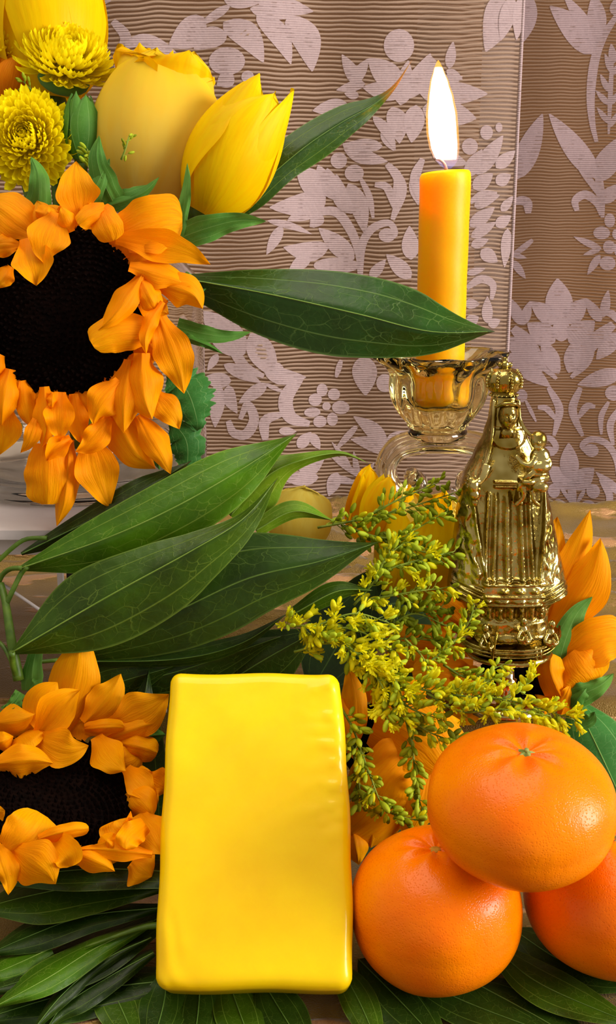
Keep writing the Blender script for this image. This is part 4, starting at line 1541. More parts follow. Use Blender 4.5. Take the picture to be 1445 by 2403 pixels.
# the big one in the vase
s1, z1f = sunflower('big orange sunflower facing forward in the vase bouquet', 141, 727, 196, 202, 43.3, 0.45, seed=1, nfl=700)
big = [
    (455, 330, 430, -5, 225, -10, 0.2, 0.5), (210, 420, -90, 200, 250, 10, 0.3, 0.6), (405, 395, 345, 255, 100, 0, -0.3, -0.6), (330, 290, 245, 570, 230, 15, -0.2, -0.9), (150, 430, 205, 700, 230, -10, -0.1, -0.7),
    (60, 590, -20, 715, 120, 0, -0.2, -0.6), (110, 470, -90, 480, 130, 0, 0.2, 0.2), (560, 255, 640, 445, 160, 0, -0.2, -0.7, 'blunt'), (600, 265, 445, 355, 120, 8, -0.3, -0.7, 'blunt'),
    (690, 420, 1030, 330, 300, -25, 0.1, 0.4, 'blunt'), (655, 430, 1190, 580, 175, -30, -0.2, 0.1), (730, 590, 1075, 700, 150, -10, -0.3, -0.1), (800, 640, 555, 950, 140, -20, -0.3, -1.0),
    (800, 670, 880, 830, 130, 0, -0.35, -0.5, 'blunt'), (890, 700, 1145, 830, 190, -45, -0.2, 0.1), (860, 960, 520, 1030, 200, 35, -0.4, -1.1, 'blunt'), (920, 790, 825, 1090, 85, 35, -0.6, -0.9),
    (900, 880, 1040, 1310, 210, -15, -0.2, 0.0), (800, 1080, 860, 1455, 225, 25, -0.4, -0.6), (740, 1120, 700, 1535, 205, 15, -0.1, -0.4), (640, 1380, 880, 1735, 215, 40, 0.2, 0.1), (780, 1430, 965, 1765, 150, -10, 0.0, -0.3),
    (870, 1300, 1015, 1510, 150, -10, 0.1, 0.0), (680, 1240, 525, 1485, 190, 20, -0.3, -0.5), (620, 1440, 425, 1640, 140, -25, -0.1, -0.2), (340, 1300, 340, 1580, 170, 5, -0.2, -0.5), (250, 1270, 235, 1615, 140, -20, -0.3, -0.5),
    (130, 1235, 185, 1510, 130, 5, 0.1, 0.0), (215, 1420, 115, 1645, 90, -20, -0.3, -0.4), (400, 1560, 265, 1690, 120, 15, -0.3, -0.3), (270, 1590, 268, 1935, 235, 0, -0.1, -0.2, 'blunt'), (390, 1570, 320, 2060, 140, -22, 0.1, 0.1),
    (500, 1540, 620, 1955, 230, 10, 0.2, 0.1), (55, 1170, 10, 1490, 180, 10, -0.1, -0.3), (40, 1380, 0, 1655, 190, 0, 0.2, 0.1), (10, 1090, -70, 1260, 110, 0, -0.2, -0.3), (415, 1310, 470, 1600, 130, 10, 0.15, 0.2),
    (560, 1280, 560, 1500, 120, 0, 0.2, 0.2), (300, 1300, 290, 1400, 60, 0, -0.3, -0.5), (760, 900, 900, 1120, 130, 0, 0.3, 0.4), (-60, 700, -330, 640, 190, 0, 0, 0.3), (-80, 860, -360, 880, 190, 0, 0, 0.3),
    (-60, 1010, -330, 1110, 190, 0, 0, 0.3), (-20, 560, -260, 380, 190, 0, 0, 0.3), (20, 1150, -220, 1330, 180, 0, 0.1, 0.3), (520, 330, 560, 240, 110, 0, 0.2, 0.3, 'blunt'), (250, 340, 280, 250, 120, 0, 0.1, 0.2, 'blunt'),
]
petals(s1, big, lambda x, y: 42.8, M['sun'], 2.408, 0, 380, seed=11)
ring(s1, 141, 727, 196, 202, lambda x, y: 43.2, M['sun'], 34, 0.30, 12)
# green sepals round its back
sep = [(990, 440, 1505, 335, 190, -35, 1.0, 0.6), (1000, 420, 1058, 5, 90, 15, 0.9, 0.5), (1000, 930, 1420, 960, 120, 35, 0.9, 0.4), (1010, 980, 1260, 1085, 60, -10, 0.6, 0.2), (1040, 640, 1125, 685, 60, 0, 0.5, 0.2),
       (990, 740, 1165, 715, 70, 20, 0.5, 0.0), (560, 260, 900, 85, 110, 35, 0.9, 0.5), (480, 260, 620, -20, 150, 0, 0.8, 0.8), (210, 280, 175, -30, 170, 30, 0.9, 0.6), (650, 250, 560, -150, 190, -40, 0.9, 0.8), (650, 240, 835, 130, 150, 10, 0.95, 0.7), (880, 1620, 900, 1740, 90, 0, 1.2, 1.4), (100, 1480, 110, 1560, 60, 0, 0.8, 0.9)]
petals(s1, sep, lambda x, y: 43.3, M['sepal'], 2.408, 0, 380, prof='sepal', seed=5, name='sepal', cupr=(0.1, 0.3))
sl = thing('sunflower_leaf', P(400, 900, 47), 'toothed green sunflower leaf hanging behind the big sunflower by the vase', 'leaf')
blade('blade', [(395, 870, 46.6), (440, 920, 46.4), (462, 985, 46.5), (462, 1012, 46.8)], 58, M['sunleaf'], sl, prof='leaf', ruf=0.10, rufn=4, cup=0.25, nv=60, edge=0.5, ef=22.0)
blade('lower_blade', [(400, 985, 46.9), (435, 1030, 46.8), (440, 1080, 46.9), (428, 1118, 47.0)], 44, M['sunleaf'], sl, prof='leaf', ruf=0.10, rufn=3, cup=0.25, nv=50, edge=0.4, ef=16.0)
# its stem goes down into the vase
put('stem', MB().tube(crom([P(141, 727, 44.2), P(148, 620, 45.2), P(165, 540, 48.2), P(185, 640, 51.2), P(195, 1050, 52)], 20), 0.45 * U, 12), M['stem'], s1)

# lower left
s2, z2f = sunflower('sunflower lying low at the left edge beside the soap', 108, 1864, 205, 138, 39.4, 0.35, seed=2, nfl=600)
low = [
    (345, 690, 475, 50, 245, 30, 0.0, 0.2), (270, 680, 340, 380, 220, -40, -0.3, -0.3), (230, 690, 475, 425, 190, -20, -0.5, -0.9), (210, 700, 525, 755, 190, 45, -0.6, -1.0), (500, 625, 715, 330, 180, 20, -0.2, 0.2),
    (500, 660, 735, 650, 85, -5, -0.5, -0.4, 'blunt'), (650, 640, 1000, 450, 220, 25, 0.0, 0.0), (640, 720, 960, 620, 150, -15, -0.1, 0.1), (570, 700, 745, 905, 175, 20, -0.5, -1.0), (700, 740, 930, 800, 130, -10, 0.1, 0.2, 'blunt'),
    (745, 890, 930, 1060, 150, 10, -0.2, 0.2), (760, 1020, 900, 1180, 170, -15, -0.1, 0.3), (770, 1270, 680, 1200, 190, -20, -0.3, -0.9, 'blunt'), (860, 1220, 740, 1365, 120, 20, -0.5, -0.9, 'blunt'), (690, 1370, 600, 1290, 95, 0, -0.4, -0.8, 'blunt'),
    (900, 1400, 480, 1370, 100, 10, -0.1, -0.5), (780, 1440, 900, 1530, 200, 0, 0.3, 0.4), (420, 1380, 680, 1500, 130, -10, -0.3, -0.2), (310, 1300, 420, 1470, 150, -15, -0.2, -0.5, 'blunt'), (80, 1370, 330, 1575, 240, -20, -0.2, -0.6),
    (50, 1380, 250, 1160, 240, 15, -0.2, -0.9, 'blunt'), (230, 1310, 525, 1245, 75, -12, -0.6, -0.9, 'blunt'), (-30, 1330, 50, 1640, 130, -25, -0.2, -0.4), (110, 700, 170, 790, 200, 0, -0.3, -0.9, 'blunt'), (-50, 620, 220, 560, 170, 25, -0.1, -0.4),
    (-40, 870, 318, 860, 170, -20, -0.5, -1.0), (-40, 760, 80, 700, 110, 0, -0.5, -0.8), (-30, 1160, 30, 1140, 80, 0, -0.4, -0.8), (-120, 700, -330, 560, 200, 0, 0.1, 0.3), (-160, 900, -430, 880, 200, 0, 0.1, 0.3), (-140, 1200, -380, 1330, 200, 0, 0.1, 0.3),
    (60, 1420, 110, 1560, 110, -20, 0.1, 0.0), (640, 780, 700, 860, 120, 0, 0.2, -0.2), (820, 1160, 960, 1400, 220, 0, 0.4, 0.5), (860, 940, 1000, 1020, 160, 0, 0.5, 0.6),
]
petals(s2, low, lambda x, y: z2f(x, min(2010, max(1720, y))) - 0.35, M['sun2'], 2.521, 0, 1450, seed=21, wide=1.15)
ring(s2, 108, 1864, 205, 138, z2f, M['sun2'], 22, 0.36, 22)
sep2 = [(190, 430, 265, 125, 150, -30, 0.5, 0.8), (110, 480, -40, 560, 110, -40, 0.3, 0.4), (120, 440, 0, 530, 80, -25, 0.0, 0.1), (250, 380, 180, 440, 120, 0, 0.6, 0.6), (860, 700, 980, 690, 120, 0, 0.9, 0.9), (500, 480, 790, 460, 90, 20, 0.8, 0.9)]
petals(s2, sep2, lambda x, y: z2f(x, min(2010, max(1720, y))), M['sepal'], 2.521, 0, 1450, prof='sepal', seed=6, name='sepal', cupr=(0.1, 0.3))
put('stem', MB().tube(crom([P(108, 1864, 40.0), P(60, 1930, 42), P(-60, 1990, 43.5)], 12), 0.42 * U, 12), M['stem'], s2)

# under the figurine, right
s3, z3f = sunflower('sunflower with dark centre behind the figurine stem and the topmost mandarin', 1235, 1590, 112, 88, 48.0, 0.4, seed=3, nfl=360)
r3 = [(1262, 1470, 1385, 1196, 78, 12, 0.3, -0.2), (1290, 1480, 1408, 1262, 112, 24, 0.1, -0.5), (1250, 1440, 1308, 1212, 96, 0, 0.5, 0.4), (1330, 1550, 1462, 1492, 105, -12, -0.5, -0.7, 'blunt'), (1340, 1530, 1395, 1602, 120, 0, -0.7, -1.1, 'blunt'),
      (1325, 1650, 1292, 1535, 62, -12, -0.9, -1.5, 'blunt'), (1315, 1680, 1340, 1605, 44, 0, -0.8, -1.1), (1120, 1600, 968, 1585, 74, 10, -0.2, -0.8, 'blunt'), (1110, 1560, 905, 1530, 64, -12, 0.1, -0.2), (1130, 1640, 1050, 1700, 70, 0, -0.2, -0.6),
      (1105, 1480, 985, 1392, 84, 0, 0.4, 0.1), (1140, 1660, 1085, 1570, 70, 0, -0.4, -0.8, 'blunt'), (1100, 1530, 880, 1490, 70, 10, 0.2, 0.1), (1230, 1680, 1300, 1640, 60, 0, -0.7, -1.1),
      (1150, 1500, 1060, 1440, 70, 0, 0.5, 0.3)]
petals(s3, r3, lambda x, y: 47.5, M['sun'], 1, 0, 0, seed=31)
petals(s3, [(1310, 1560, 1390, 1400, 80, -15, 0.5, 0.3), (1330, 1640, 1440, 1580, 70, 10, 0.0, -0.3), (1345, 1690, 1395, 1670, 60, 12, -0.6, -1.2), (1330, 1640, 1330, 1560, 70, 0, 0.4, 0.5), (1340, 1660, 1380, 1610, 60, 0, 0, -0.3)], lambda x, y: 46.6, M['sepal'], 1, 0, 0, prof='sepal', seed=7, name='sepal')

# behind the soap's right shoulder
s4, z4f = sunflower('drooping sunflower between the soap and the mandarins under the goldenrod', 905, 1745, 105, 100, 43.6, 0.4, seed=4, nfl=320)
r4 = [(830, 1760, 815, 1560, 62, 8, -0.3, -0.6), (800, 1640, 840, 1790, 46, 8, -0.7, -1.0), (880, 1690, 1040, 1800, 170, -20, -0.5, -1.1, 'blunt'), (985, 1770, 880, 1900, 150, 20, -0.7, -1.0, 'blunt'), (1000, 1700, 1040, 1860, 110, 0, -0.4, -0.6), (960, 1840, 820, 1960, 120, 0, -0.5, -0.8, 'blunt'),
      (1000, 1800, 950, 1965, 120, 0, -0.6, -0.7), (880, 1880, 870, 1990, 110, 0, -0.4, -0.5), (826, 1940, 842, 2030, 60, 0, -0.6, -0.7), (980, 1670, 880, 1640, 70, 0, -0.1, -0.3), (940, 1650, 1000, 1600, 70, 0, -0.1, -0.2), (870, 1650, 905, 1560, 60, 0, -0.1, -0.2), (1010, 1720, 1080, 1690, 70, 0, -0.2, -0.3)]
petals(s4, r4, lambda x, y: 43.3, M['sun2'], 1, 0, 0, seed=41)

# ------------------------------------------------------------------ cup-shaped blooms: tulips and roses
def cup_petal(Rr, Hh, a0, half, prof, lip=0.0, tip=0.6, wave=0.0, ph=0.0, nu=14, nv=18):
    """a petal wrapped on a surface of revolution about local z: prof(t) -> radius factor"""
    mb = MB()

    def fn(a, t):
        u = a * 2 - 1
        hw2 = half * (0.55 + 0.45 * sin(pi * min(1, t * 1.1) * 0.5)) * (max(0.0, 1 - max(0.0, (t - tip) / (1 - tip)) ** 2.2)) ** 0.55
        th = a0 + u * hw2
        r = Rr * prof(t) * (1 + 0.05 * u * u)
        if lip:
            r += lip * smooth(0.72, 1.0, t) ** 1.5
        r += wave * sin(4 * u + ph) * t
        h = Hh * t * (1 - 0.05 * u * u)
        if lip:
            h -= abs(lip) * 0.45 * smooth(0.8, 1.0, t)
        return Vector((r * cos(th), r * sin(th), h))
    mb.grid(fn, nu, nv)
    return mb


def tulip_prof(t):
    return 0.14 + 0.86 * sin(pi * (0.05 + 0.86 * t ** 0.85)) ** 0.7


def bloom(name, label, base, tip, rad, layers, cat, group=None, hint=Vector((1, 0, 0)), stem=None):
    """layers: (count, radius factor, height factor, half angle, start angle, lip, material, tip sharpness, prof)"""
    ax = tip - base
    Mx = frame(ax, hint)
    t = thing(name, base, label, cat, group, Mx)
    L = ax.length
    rg = random.Random(int(base.x * 1e5) & 1023)
    for (n, rf, hf, half, a0, lip, mat, tp, pf) in layers:
        for i in range(n):
            mb = cup_petal(rad * rf * rg.uniform(0.97, 1.03), L * hf * rg.uniform(0.95, 1.03), a0 + 2 * pi * i / n, half, pf, lip * rad, tp, 0.045 * rad, rg.uniform(0, 6))
            link('petal', mb.mesh('petal', mat), t)
    rc = MB().ball((0, 0, 0), (rad * 0.28, rad * 0.28, rad * 0.2), 16, 10)
    link('receptacle', rc.mesh('receptacle', M['stem']), t)
    if stem:
        inv = (Matrix.Translation(base) @ Mx.to_4x4()).inverted()
        pts = [inv @ p for p in crom(stem, 14)]
        link('stem', MB().tube(pts, 0.28 * U, 10).mesh('stem', M['stem']), t)
    return t


def rose_prof(t):
    return 0.18 + 0.82 * sin(pi * (0.05 + 0.78 * t ** 0.72)) ** 0.75


def rose_big(t):
    return 0.20 + 0.80 * sin(pi * (0.06 + 0.80 * t ** 0.80)) ** 0.85


hint = Vector((0, -1, 0))
# tulip at the bouquet's right
bloom('tulip', 'closed yellow tulip leaning to the side of the large pale rose', P(474, 500, 46.5), P(630, 205, 45.5), 1.84 * U,
      [(3, 1.0, 0.97, 1.45, 0.45, 0.0, M['yel'], 0.50, tulip_prof), (3, 0.90, 1.06, 1.3, 0.45 + pi / 3, 0.03, M['yel'], 0.48, tulip_prof)], 'tulip', 'yellow tulips', hint, [P(468, 492, 46.5), P(380, 540, 48.5), P(300, 640, 51), P(250, 1020, 52)])
# big rose
bloom('rose', 'large pale yellow rose between the button chrysanthemums and the tulip', P(345, 500, 48.2), P(395, 128, 47.4), 2.75 * U,
      [(2, 1.0, 0.95, 1.75, -0.15, 0.02, M['rose'], 0.55, rose_big), (3, 0.93, 1.0, 1.35, 0.75, 0.10, M['rose'], 0.8, rose_big), (4, 0.80, 1.03, 1.05, 0.5, 0.24, M['roseb'], 0.88, rose_prof), (4, 0.62, 1.06, 0.95, 0.9, 0.16, M['roseb'], 0.88, rose_prof), (3, 0.42, 1.05, 0.9, 0.3, 0.06, M['roseb'], 0.85, rose_prof)],
      'rose', 'yellow roses', hint, [P(345, 500, 48.2), P(310, 540, 50), P(270, 750, 52), P(240, 1030, 52.5)])
# tulip at the top left
bloom('tulip', 'yellow tulip cut off at the top left picture corner', P(120, 240, 49.5), P(95, -190, 49), 2.5 * U,
      [(3, 1.0, 1.0, 1.2, 0.55, 0.0, M['yel'], 0.5, tulip_prof), (3, 0.93, 1.02, 1.15, 0.55 + pi / 3, 0.0, M['yel'], 0.5, tulip_prof)], 'tulip', 'yellow tulips', hint, [P(120, 240, 49.5), P(140, 500, 50.5), P(200, 1030, 52)])
bloom('orange_flower', 'small orange flower peeking out between the two button chrysanthemums', P(10, 245, 48.8), P(35, 130, 48.3), 0.85 * U,
      [(3, 1.0, 1.0, 1.1, 0.4, 0.0, M['orangeflower'], 0.5, tulip_prof), (3, 0.9, 1.0, 1.1, 0.4 + pi / 3, 0.0, M['orangeflower'], 0.5, tulip_prof)], 'flower', None, hint, [P(10, 245, 48.8), P(80, 500, 50.5), P(180, 1030, 52)])
for k, (x, y) in enumerate(((150, 235), (100, 215))):
    pass
# green bud
gb = bloom('flower_bud', 'closed green flower bud beside the front chrysanthemum', P(190, 375, 46.6), P(192, 216, 46.0), 0.80 * U,
           [(3, 1.0, 1.0, 1.15, 0.6, 0.0, M['sepal'], 0.35, tulip_prof), (3, 0.92, 1.0, 1.1, 0.6 + pi / 3, 0.0, M['sepal'], 0.35, tulip_prof)], 'flower bud', None, hint, [P(190, 375, 46.6), P(190, 530, 49.5), P(200, 1030, 52.5)])
# roses lying behind the goldenrod
bloom('rose', 'yellow rose bud standing up behind the goldenrod, below the glass scroll', P(850, 1270, 47.5), P(893, 1098, 47.0), 0.98 * U,
      [(2, 1.0, 1.0, 1.1, 0.6, 0.05, M['roseb'], 0.5, rose_prof), (3, 0.85, 0.97, 1.0, 0.2, 0.03, M['yel'], 0.5, rose_prof)], 'rose', 'yellow roses', hint)
bloom('rose', 'open yellow rose half hidden by goldenrod beside the figurine', P(960, 1400, 48.6), P(1010, 1150, 47.2), 1.95 * U,
      [(4, 1.0, 0.95, 1.0, 0.3, 0.12, M['yel'], 0.6, rose_prof), (4, 0.84, 0.98, 1.0, 0.9, 0.08, M['pale'], 0.6, rose_prof), (3, 0.6, 1.0, 1.0, 0.2, 0.05, M['roseb'], 0.6, rose_prof)], 'rose', 'yellow roses', hint)
bloom('rose', 'pale yellow rose lying behind the laurel leaf tips', P(690, 1290, 48.6), P(716, 1138, 48.3), 1.32 * U,
      [(2, 1.0, 1.0, 1.7, 0.0, 0.02, M['pale'], 0.6, rose_prof), (3, 0.8, 0.95, 1.1, 0.1, 0.02, M['pale'], 0.6, rose_prof)], 'rose', 'yellow roses', hint)


# ------------------------------------------------------------------ button chrysanthemums
def mum_petal_mesh():
    mb = MB()

    def fn(a, t):
        u = a * 2 - 1
        w = 0.105 * (0.6 + 0.4 * sin(pi * t * 0.7)) * (1 - smooth(0.88, 1.0, t) * 0.5)
        return Vector((u * w, 0.09 * u * u + 0.42 * t * t * t - 0.05, t - 0.12 * t ** 4)) * U
    mb.grid(fn, 4, 8)
    return mb.mesh('mum_petal', M['mum'])


MPM = mum_petal_mesh()


def mum(label, cx, cy, z, rad, axis, n=150, seed=1):
    ctr = P(cx, cy, z)
    t = thing('chrysanthemum', ctr, label, 'chrysanthemum', 'yellow button chrysanthemums', frame(axis))
    rg = random.Random(seed)
    c0 = MB().ball((0, 0, -0.1 * rad * U), (0.42 * rad * U, 0.42 * rad * U, 0.34 * rad * U), 20, 12)
    link('core', c0.mesh('core', M['mum']), t)
    cal = MB().ball((0, 0, -0.45 * rad * U), (0.55 * rad * U, 0.55 * rad * U, 0.22 * rad * U), 20, 10)
    link('calyx', cal.mesh('calyx', M['sepal']), t)
    for i in range(n):
        f = (i + 0.5) / n
        th = i * 2.399963
        el = pi / 2 - (f ** 0.62) * 2.0 + rg.uniform(-0.08, 0.08)      # centre ones stand up, outer ones droop
        ln = rad * (0.42 + 0.60 * f ** 0.6) * rg.uniform(0.9, 1.08)
        d = Vector((cos(th) * cos(el), sin(th) * cos(el), sin(el)))
        b0 = Vector((cos(th), sin(th), 0)) * (0.10 * rad * f) * U
        upd = Vector((0, 0, 1)) if abs(d.z) < 0.93 else Vector((-cos(th), -sin(th), 0))
        x = d.cross(upd).normalized()
        nn = x.cross(d)
        o2 = link('petal', MPM, t)
        w = rad * (0.55 + 0.5 * f)
        mtx = Matrix((x * w, nn * ln * (0.8 if f > 0.15 else 0.4), d * ln)).transposed().to_4x4()
        o2.matrix_local = Matrix.Translation(b0) @ mtx
    return t


mum('yellow button chrysanthemum facing forward at the left edge above the big sunflower', 62, 325, 46.0, 2.05, Vector((0.05, -1, 0.25)), 270, 3)
mum('yellow button chrysanthemum tilted upward below the corner tulip', 155, 140, 47.5, 2.05, Vector((0.28, -0.55, 0.85)), 270, 4)
mum('small yellow chrysanthemum edge showing at the far left above its neighbours', 8, 95, 48.5, 1.2, Vector((-0.1, -0.6, 0.8)), 110, 5)
# ------------------------------------------------------------------ leaves in the bouquet
ll = blade('long_leaf', [(440, 655, 45.6), (640, 692, 45.2), (840, 737, 45.0), (1010, 778, 45.2), (1162, 778, 45.8)], [12, 58, 90, 84, 0], M['long'], None, wr=[35, 98, 110, 66, 0], prof='one', d=(0.9, 0.7), ruf=0.05, rufn=1.5,
           nu=12, nv=40, rib=M['rib'], ribw=0.03)
tag(ll, 'long dark green leaf pointing sideways in front of the candle', 'leaf')
ul = blade('twisted_leaf', [(505, 530, 47.5), (620, 425, 47.0), (715, 345, 47.0), (800, 288, 47.2), (868, 250, 47.4), (922, 207, 47.4), (967, 140, 47.0)], [8, 34, 45, 44, 34, 8, 0], M['leaft'], None, wr=[8, 40, 40, 48, 34, 8, 0], prof='one', d=(0.5, 0.5), ruf=0.16, rufn=2.2,
           nu=10, nv=44, rib=M['ribd'], ribw=0.024)
tag(ul, 'narrow green leaf with a curled orange tip rising beside the tulip', 'leaf')
tl = blade('narrow_leaf', [(238, 345, 46.3), (232, 300, 46.5), (240, 245, 46.8)], 9, M['leafd'], None, prof='leaf')
tag(tl, 'thin dark leaf between the green bud and the large pale rose', 'leaf')

# ------------------------------------------------------------------ laurel branch laid across the middle
br = thing('laurel_branch', P(45, 1600, 42.5), 'laurel branch with large glossy leaves lying under the vase, above the soap', 'branch')
lv = [
    ('leafb', [(50, 1333, 42.6), (252, 1262, 41.8), (410, 1190, 41.4), (560, 1105, 41.6), (697, 1017, 42.2)], [6, 52, 70, 62, 0], [8, 74, 85, 66, 0], (0.5, 0.5), 0.10),
    ('leaf', [(28, 1531, 41.4), (249, 1402, 40.6), (448, 1293, 40.2), (572, 1216, 40.4), (653, 1120, 41.0)], [4, 84, 66, 24, 0], [6, 102, 112, 60, 0], (0.6, 0.5), 0.06),
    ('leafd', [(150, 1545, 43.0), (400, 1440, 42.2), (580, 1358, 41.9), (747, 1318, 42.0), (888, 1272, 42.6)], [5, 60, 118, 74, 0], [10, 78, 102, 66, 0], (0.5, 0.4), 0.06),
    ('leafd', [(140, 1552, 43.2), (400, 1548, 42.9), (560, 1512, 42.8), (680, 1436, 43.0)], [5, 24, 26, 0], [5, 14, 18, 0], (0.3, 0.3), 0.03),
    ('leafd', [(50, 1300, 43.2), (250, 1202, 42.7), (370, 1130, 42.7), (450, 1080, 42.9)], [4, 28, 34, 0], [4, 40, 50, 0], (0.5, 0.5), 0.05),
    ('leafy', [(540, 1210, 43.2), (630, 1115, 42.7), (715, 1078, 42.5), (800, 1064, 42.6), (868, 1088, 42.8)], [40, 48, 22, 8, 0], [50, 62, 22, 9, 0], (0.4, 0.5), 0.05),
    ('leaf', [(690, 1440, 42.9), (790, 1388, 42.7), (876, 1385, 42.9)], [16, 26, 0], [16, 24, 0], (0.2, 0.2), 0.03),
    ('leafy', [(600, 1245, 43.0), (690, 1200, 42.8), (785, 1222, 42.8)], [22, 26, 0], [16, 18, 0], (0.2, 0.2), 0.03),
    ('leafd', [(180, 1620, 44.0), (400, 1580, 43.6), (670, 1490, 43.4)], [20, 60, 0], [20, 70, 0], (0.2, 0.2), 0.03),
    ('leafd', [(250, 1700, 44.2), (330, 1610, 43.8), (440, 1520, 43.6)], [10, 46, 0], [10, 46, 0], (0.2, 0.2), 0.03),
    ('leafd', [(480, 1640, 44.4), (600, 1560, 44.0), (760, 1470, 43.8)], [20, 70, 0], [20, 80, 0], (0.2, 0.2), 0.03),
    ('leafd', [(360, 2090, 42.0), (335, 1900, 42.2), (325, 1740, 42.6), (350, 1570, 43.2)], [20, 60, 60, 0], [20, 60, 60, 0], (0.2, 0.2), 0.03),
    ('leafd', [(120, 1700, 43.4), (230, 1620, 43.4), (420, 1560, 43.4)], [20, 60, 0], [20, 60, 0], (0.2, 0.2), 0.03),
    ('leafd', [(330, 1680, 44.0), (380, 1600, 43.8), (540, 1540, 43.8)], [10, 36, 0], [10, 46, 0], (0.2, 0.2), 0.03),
]
for mt, mid, a, b2, d, rf in lv:
    blade('leaf', mid, a, M[mt], br, wr=b2, prof='one', d=d, ruf=rf, rufn=2.0, nu=12, nv=40, rib=M['rib'] if mt != 'leafd' else M['ribd'], ribw=0.028, ph=R.uniform(0, 6))
stm = MB()
stm.tube(crom([P(2, 1370, 43.0), P(14, 1420, 42.6), P(26, 1500, 42.2), P(44, 1596, 42.2)], 20), [0.13 * U + 0.004 * U * i for i in range(21)], 10)
stm.tube(crom([P(-10, 1322, 43.3), P(30, 1285, 43.2), P(62, 1265, 43.2), P(110, 1262, 43.0)], 12), 0.09 * U, 8)
stm.tube(crom([P(14, 1420, 42.6), P(30, 1385, 42.6), P(50, 1345, 42.7), P(64, 1330, 42.6)], 12), 0.10 * U, 8)
stm.tube(crom([P(-10, 1385, 43.2), P(5, 1350, 43.0), P(25, 1335, 42.8), P(52, 1333, 42.6)], 12), 0.10 * U, 8)
stm.tube(crom([P(40, 1590, 42.2), P(30, 1560, 41.8), P(28, 1531, 41.4)], 8), 0.12 * U, 8)
stm.tube(crom([P(52, 1600, 42.4), P(70, 1560, 42.9), P(140, 1548, 43.1)], 8), 0.08 * U, 8)
stm.tube(crom([P(-10, 1500, 42.8), P(10, 1520, 42.4), P(30, 1560, 42.2)], 8), 0.08 * U, 8)
put('twig', stm, M['stem'], br)

# ------------------------------------------------------------------ leaves on the table
tb = thing('laurel_branch', P(365, 2180, G(365, 2180, 0.6)), 'laurel branch of drooping leaves on the table, tucked behind the soap below the low sunflower', 'branch')
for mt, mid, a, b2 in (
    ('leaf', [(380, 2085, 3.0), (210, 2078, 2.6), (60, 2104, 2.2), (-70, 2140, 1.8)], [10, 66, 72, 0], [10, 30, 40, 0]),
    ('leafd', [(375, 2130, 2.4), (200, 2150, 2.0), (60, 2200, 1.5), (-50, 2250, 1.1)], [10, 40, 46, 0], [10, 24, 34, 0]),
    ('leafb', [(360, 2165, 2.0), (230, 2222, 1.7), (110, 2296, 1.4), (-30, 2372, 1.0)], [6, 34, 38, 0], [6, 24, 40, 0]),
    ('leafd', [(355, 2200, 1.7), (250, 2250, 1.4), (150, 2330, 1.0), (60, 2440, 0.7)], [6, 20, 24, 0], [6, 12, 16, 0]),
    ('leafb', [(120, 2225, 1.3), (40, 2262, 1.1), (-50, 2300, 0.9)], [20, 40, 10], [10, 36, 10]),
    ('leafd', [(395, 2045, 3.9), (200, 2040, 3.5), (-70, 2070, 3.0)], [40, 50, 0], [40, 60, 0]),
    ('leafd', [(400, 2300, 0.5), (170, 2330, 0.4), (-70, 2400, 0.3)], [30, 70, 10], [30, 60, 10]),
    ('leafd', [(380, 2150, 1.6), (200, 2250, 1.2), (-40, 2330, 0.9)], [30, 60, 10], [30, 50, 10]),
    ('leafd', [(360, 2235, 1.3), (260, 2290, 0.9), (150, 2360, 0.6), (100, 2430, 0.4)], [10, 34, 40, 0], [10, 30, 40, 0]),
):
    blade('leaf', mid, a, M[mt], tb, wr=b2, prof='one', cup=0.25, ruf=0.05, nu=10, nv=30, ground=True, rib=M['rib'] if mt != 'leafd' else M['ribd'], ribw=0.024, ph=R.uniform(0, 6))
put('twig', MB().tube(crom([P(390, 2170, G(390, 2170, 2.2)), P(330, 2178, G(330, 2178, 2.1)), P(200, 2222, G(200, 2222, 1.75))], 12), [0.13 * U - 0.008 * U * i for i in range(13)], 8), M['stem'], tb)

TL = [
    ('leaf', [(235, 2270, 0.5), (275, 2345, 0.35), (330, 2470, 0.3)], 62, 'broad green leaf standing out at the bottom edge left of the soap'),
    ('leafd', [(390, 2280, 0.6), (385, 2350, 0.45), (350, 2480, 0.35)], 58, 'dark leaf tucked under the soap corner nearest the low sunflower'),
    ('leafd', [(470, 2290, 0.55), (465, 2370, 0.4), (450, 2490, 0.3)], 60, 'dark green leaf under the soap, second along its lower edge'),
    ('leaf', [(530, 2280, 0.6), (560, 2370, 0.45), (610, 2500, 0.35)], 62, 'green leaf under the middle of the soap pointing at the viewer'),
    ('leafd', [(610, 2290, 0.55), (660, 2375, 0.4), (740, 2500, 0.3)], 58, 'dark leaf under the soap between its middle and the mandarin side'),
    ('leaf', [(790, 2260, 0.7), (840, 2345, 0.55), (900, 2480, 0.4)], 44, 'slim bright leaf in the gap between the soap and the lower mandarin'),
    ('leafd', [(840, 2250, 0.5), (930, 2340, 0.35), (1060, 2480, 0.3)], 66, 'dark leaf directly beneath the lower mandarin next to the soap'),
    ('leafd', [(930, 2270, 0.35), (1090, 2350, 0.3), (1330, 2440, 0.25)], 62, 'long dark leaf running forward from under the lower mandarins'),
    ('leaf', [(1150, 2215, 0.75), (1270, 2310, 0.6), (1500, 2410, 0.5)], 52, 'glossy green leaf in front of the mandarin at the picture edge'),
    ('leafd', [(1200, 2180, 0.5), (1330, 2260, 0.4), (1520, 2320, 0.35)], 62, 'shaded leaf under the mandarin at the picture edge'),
    ('leafd', [(1100, 2300, 0.3), (1250, 2380, 0.25), (1420, 2480, 0.22)], 60, 'dark leaf at the lower picture corner in front of the mandarins'),
]
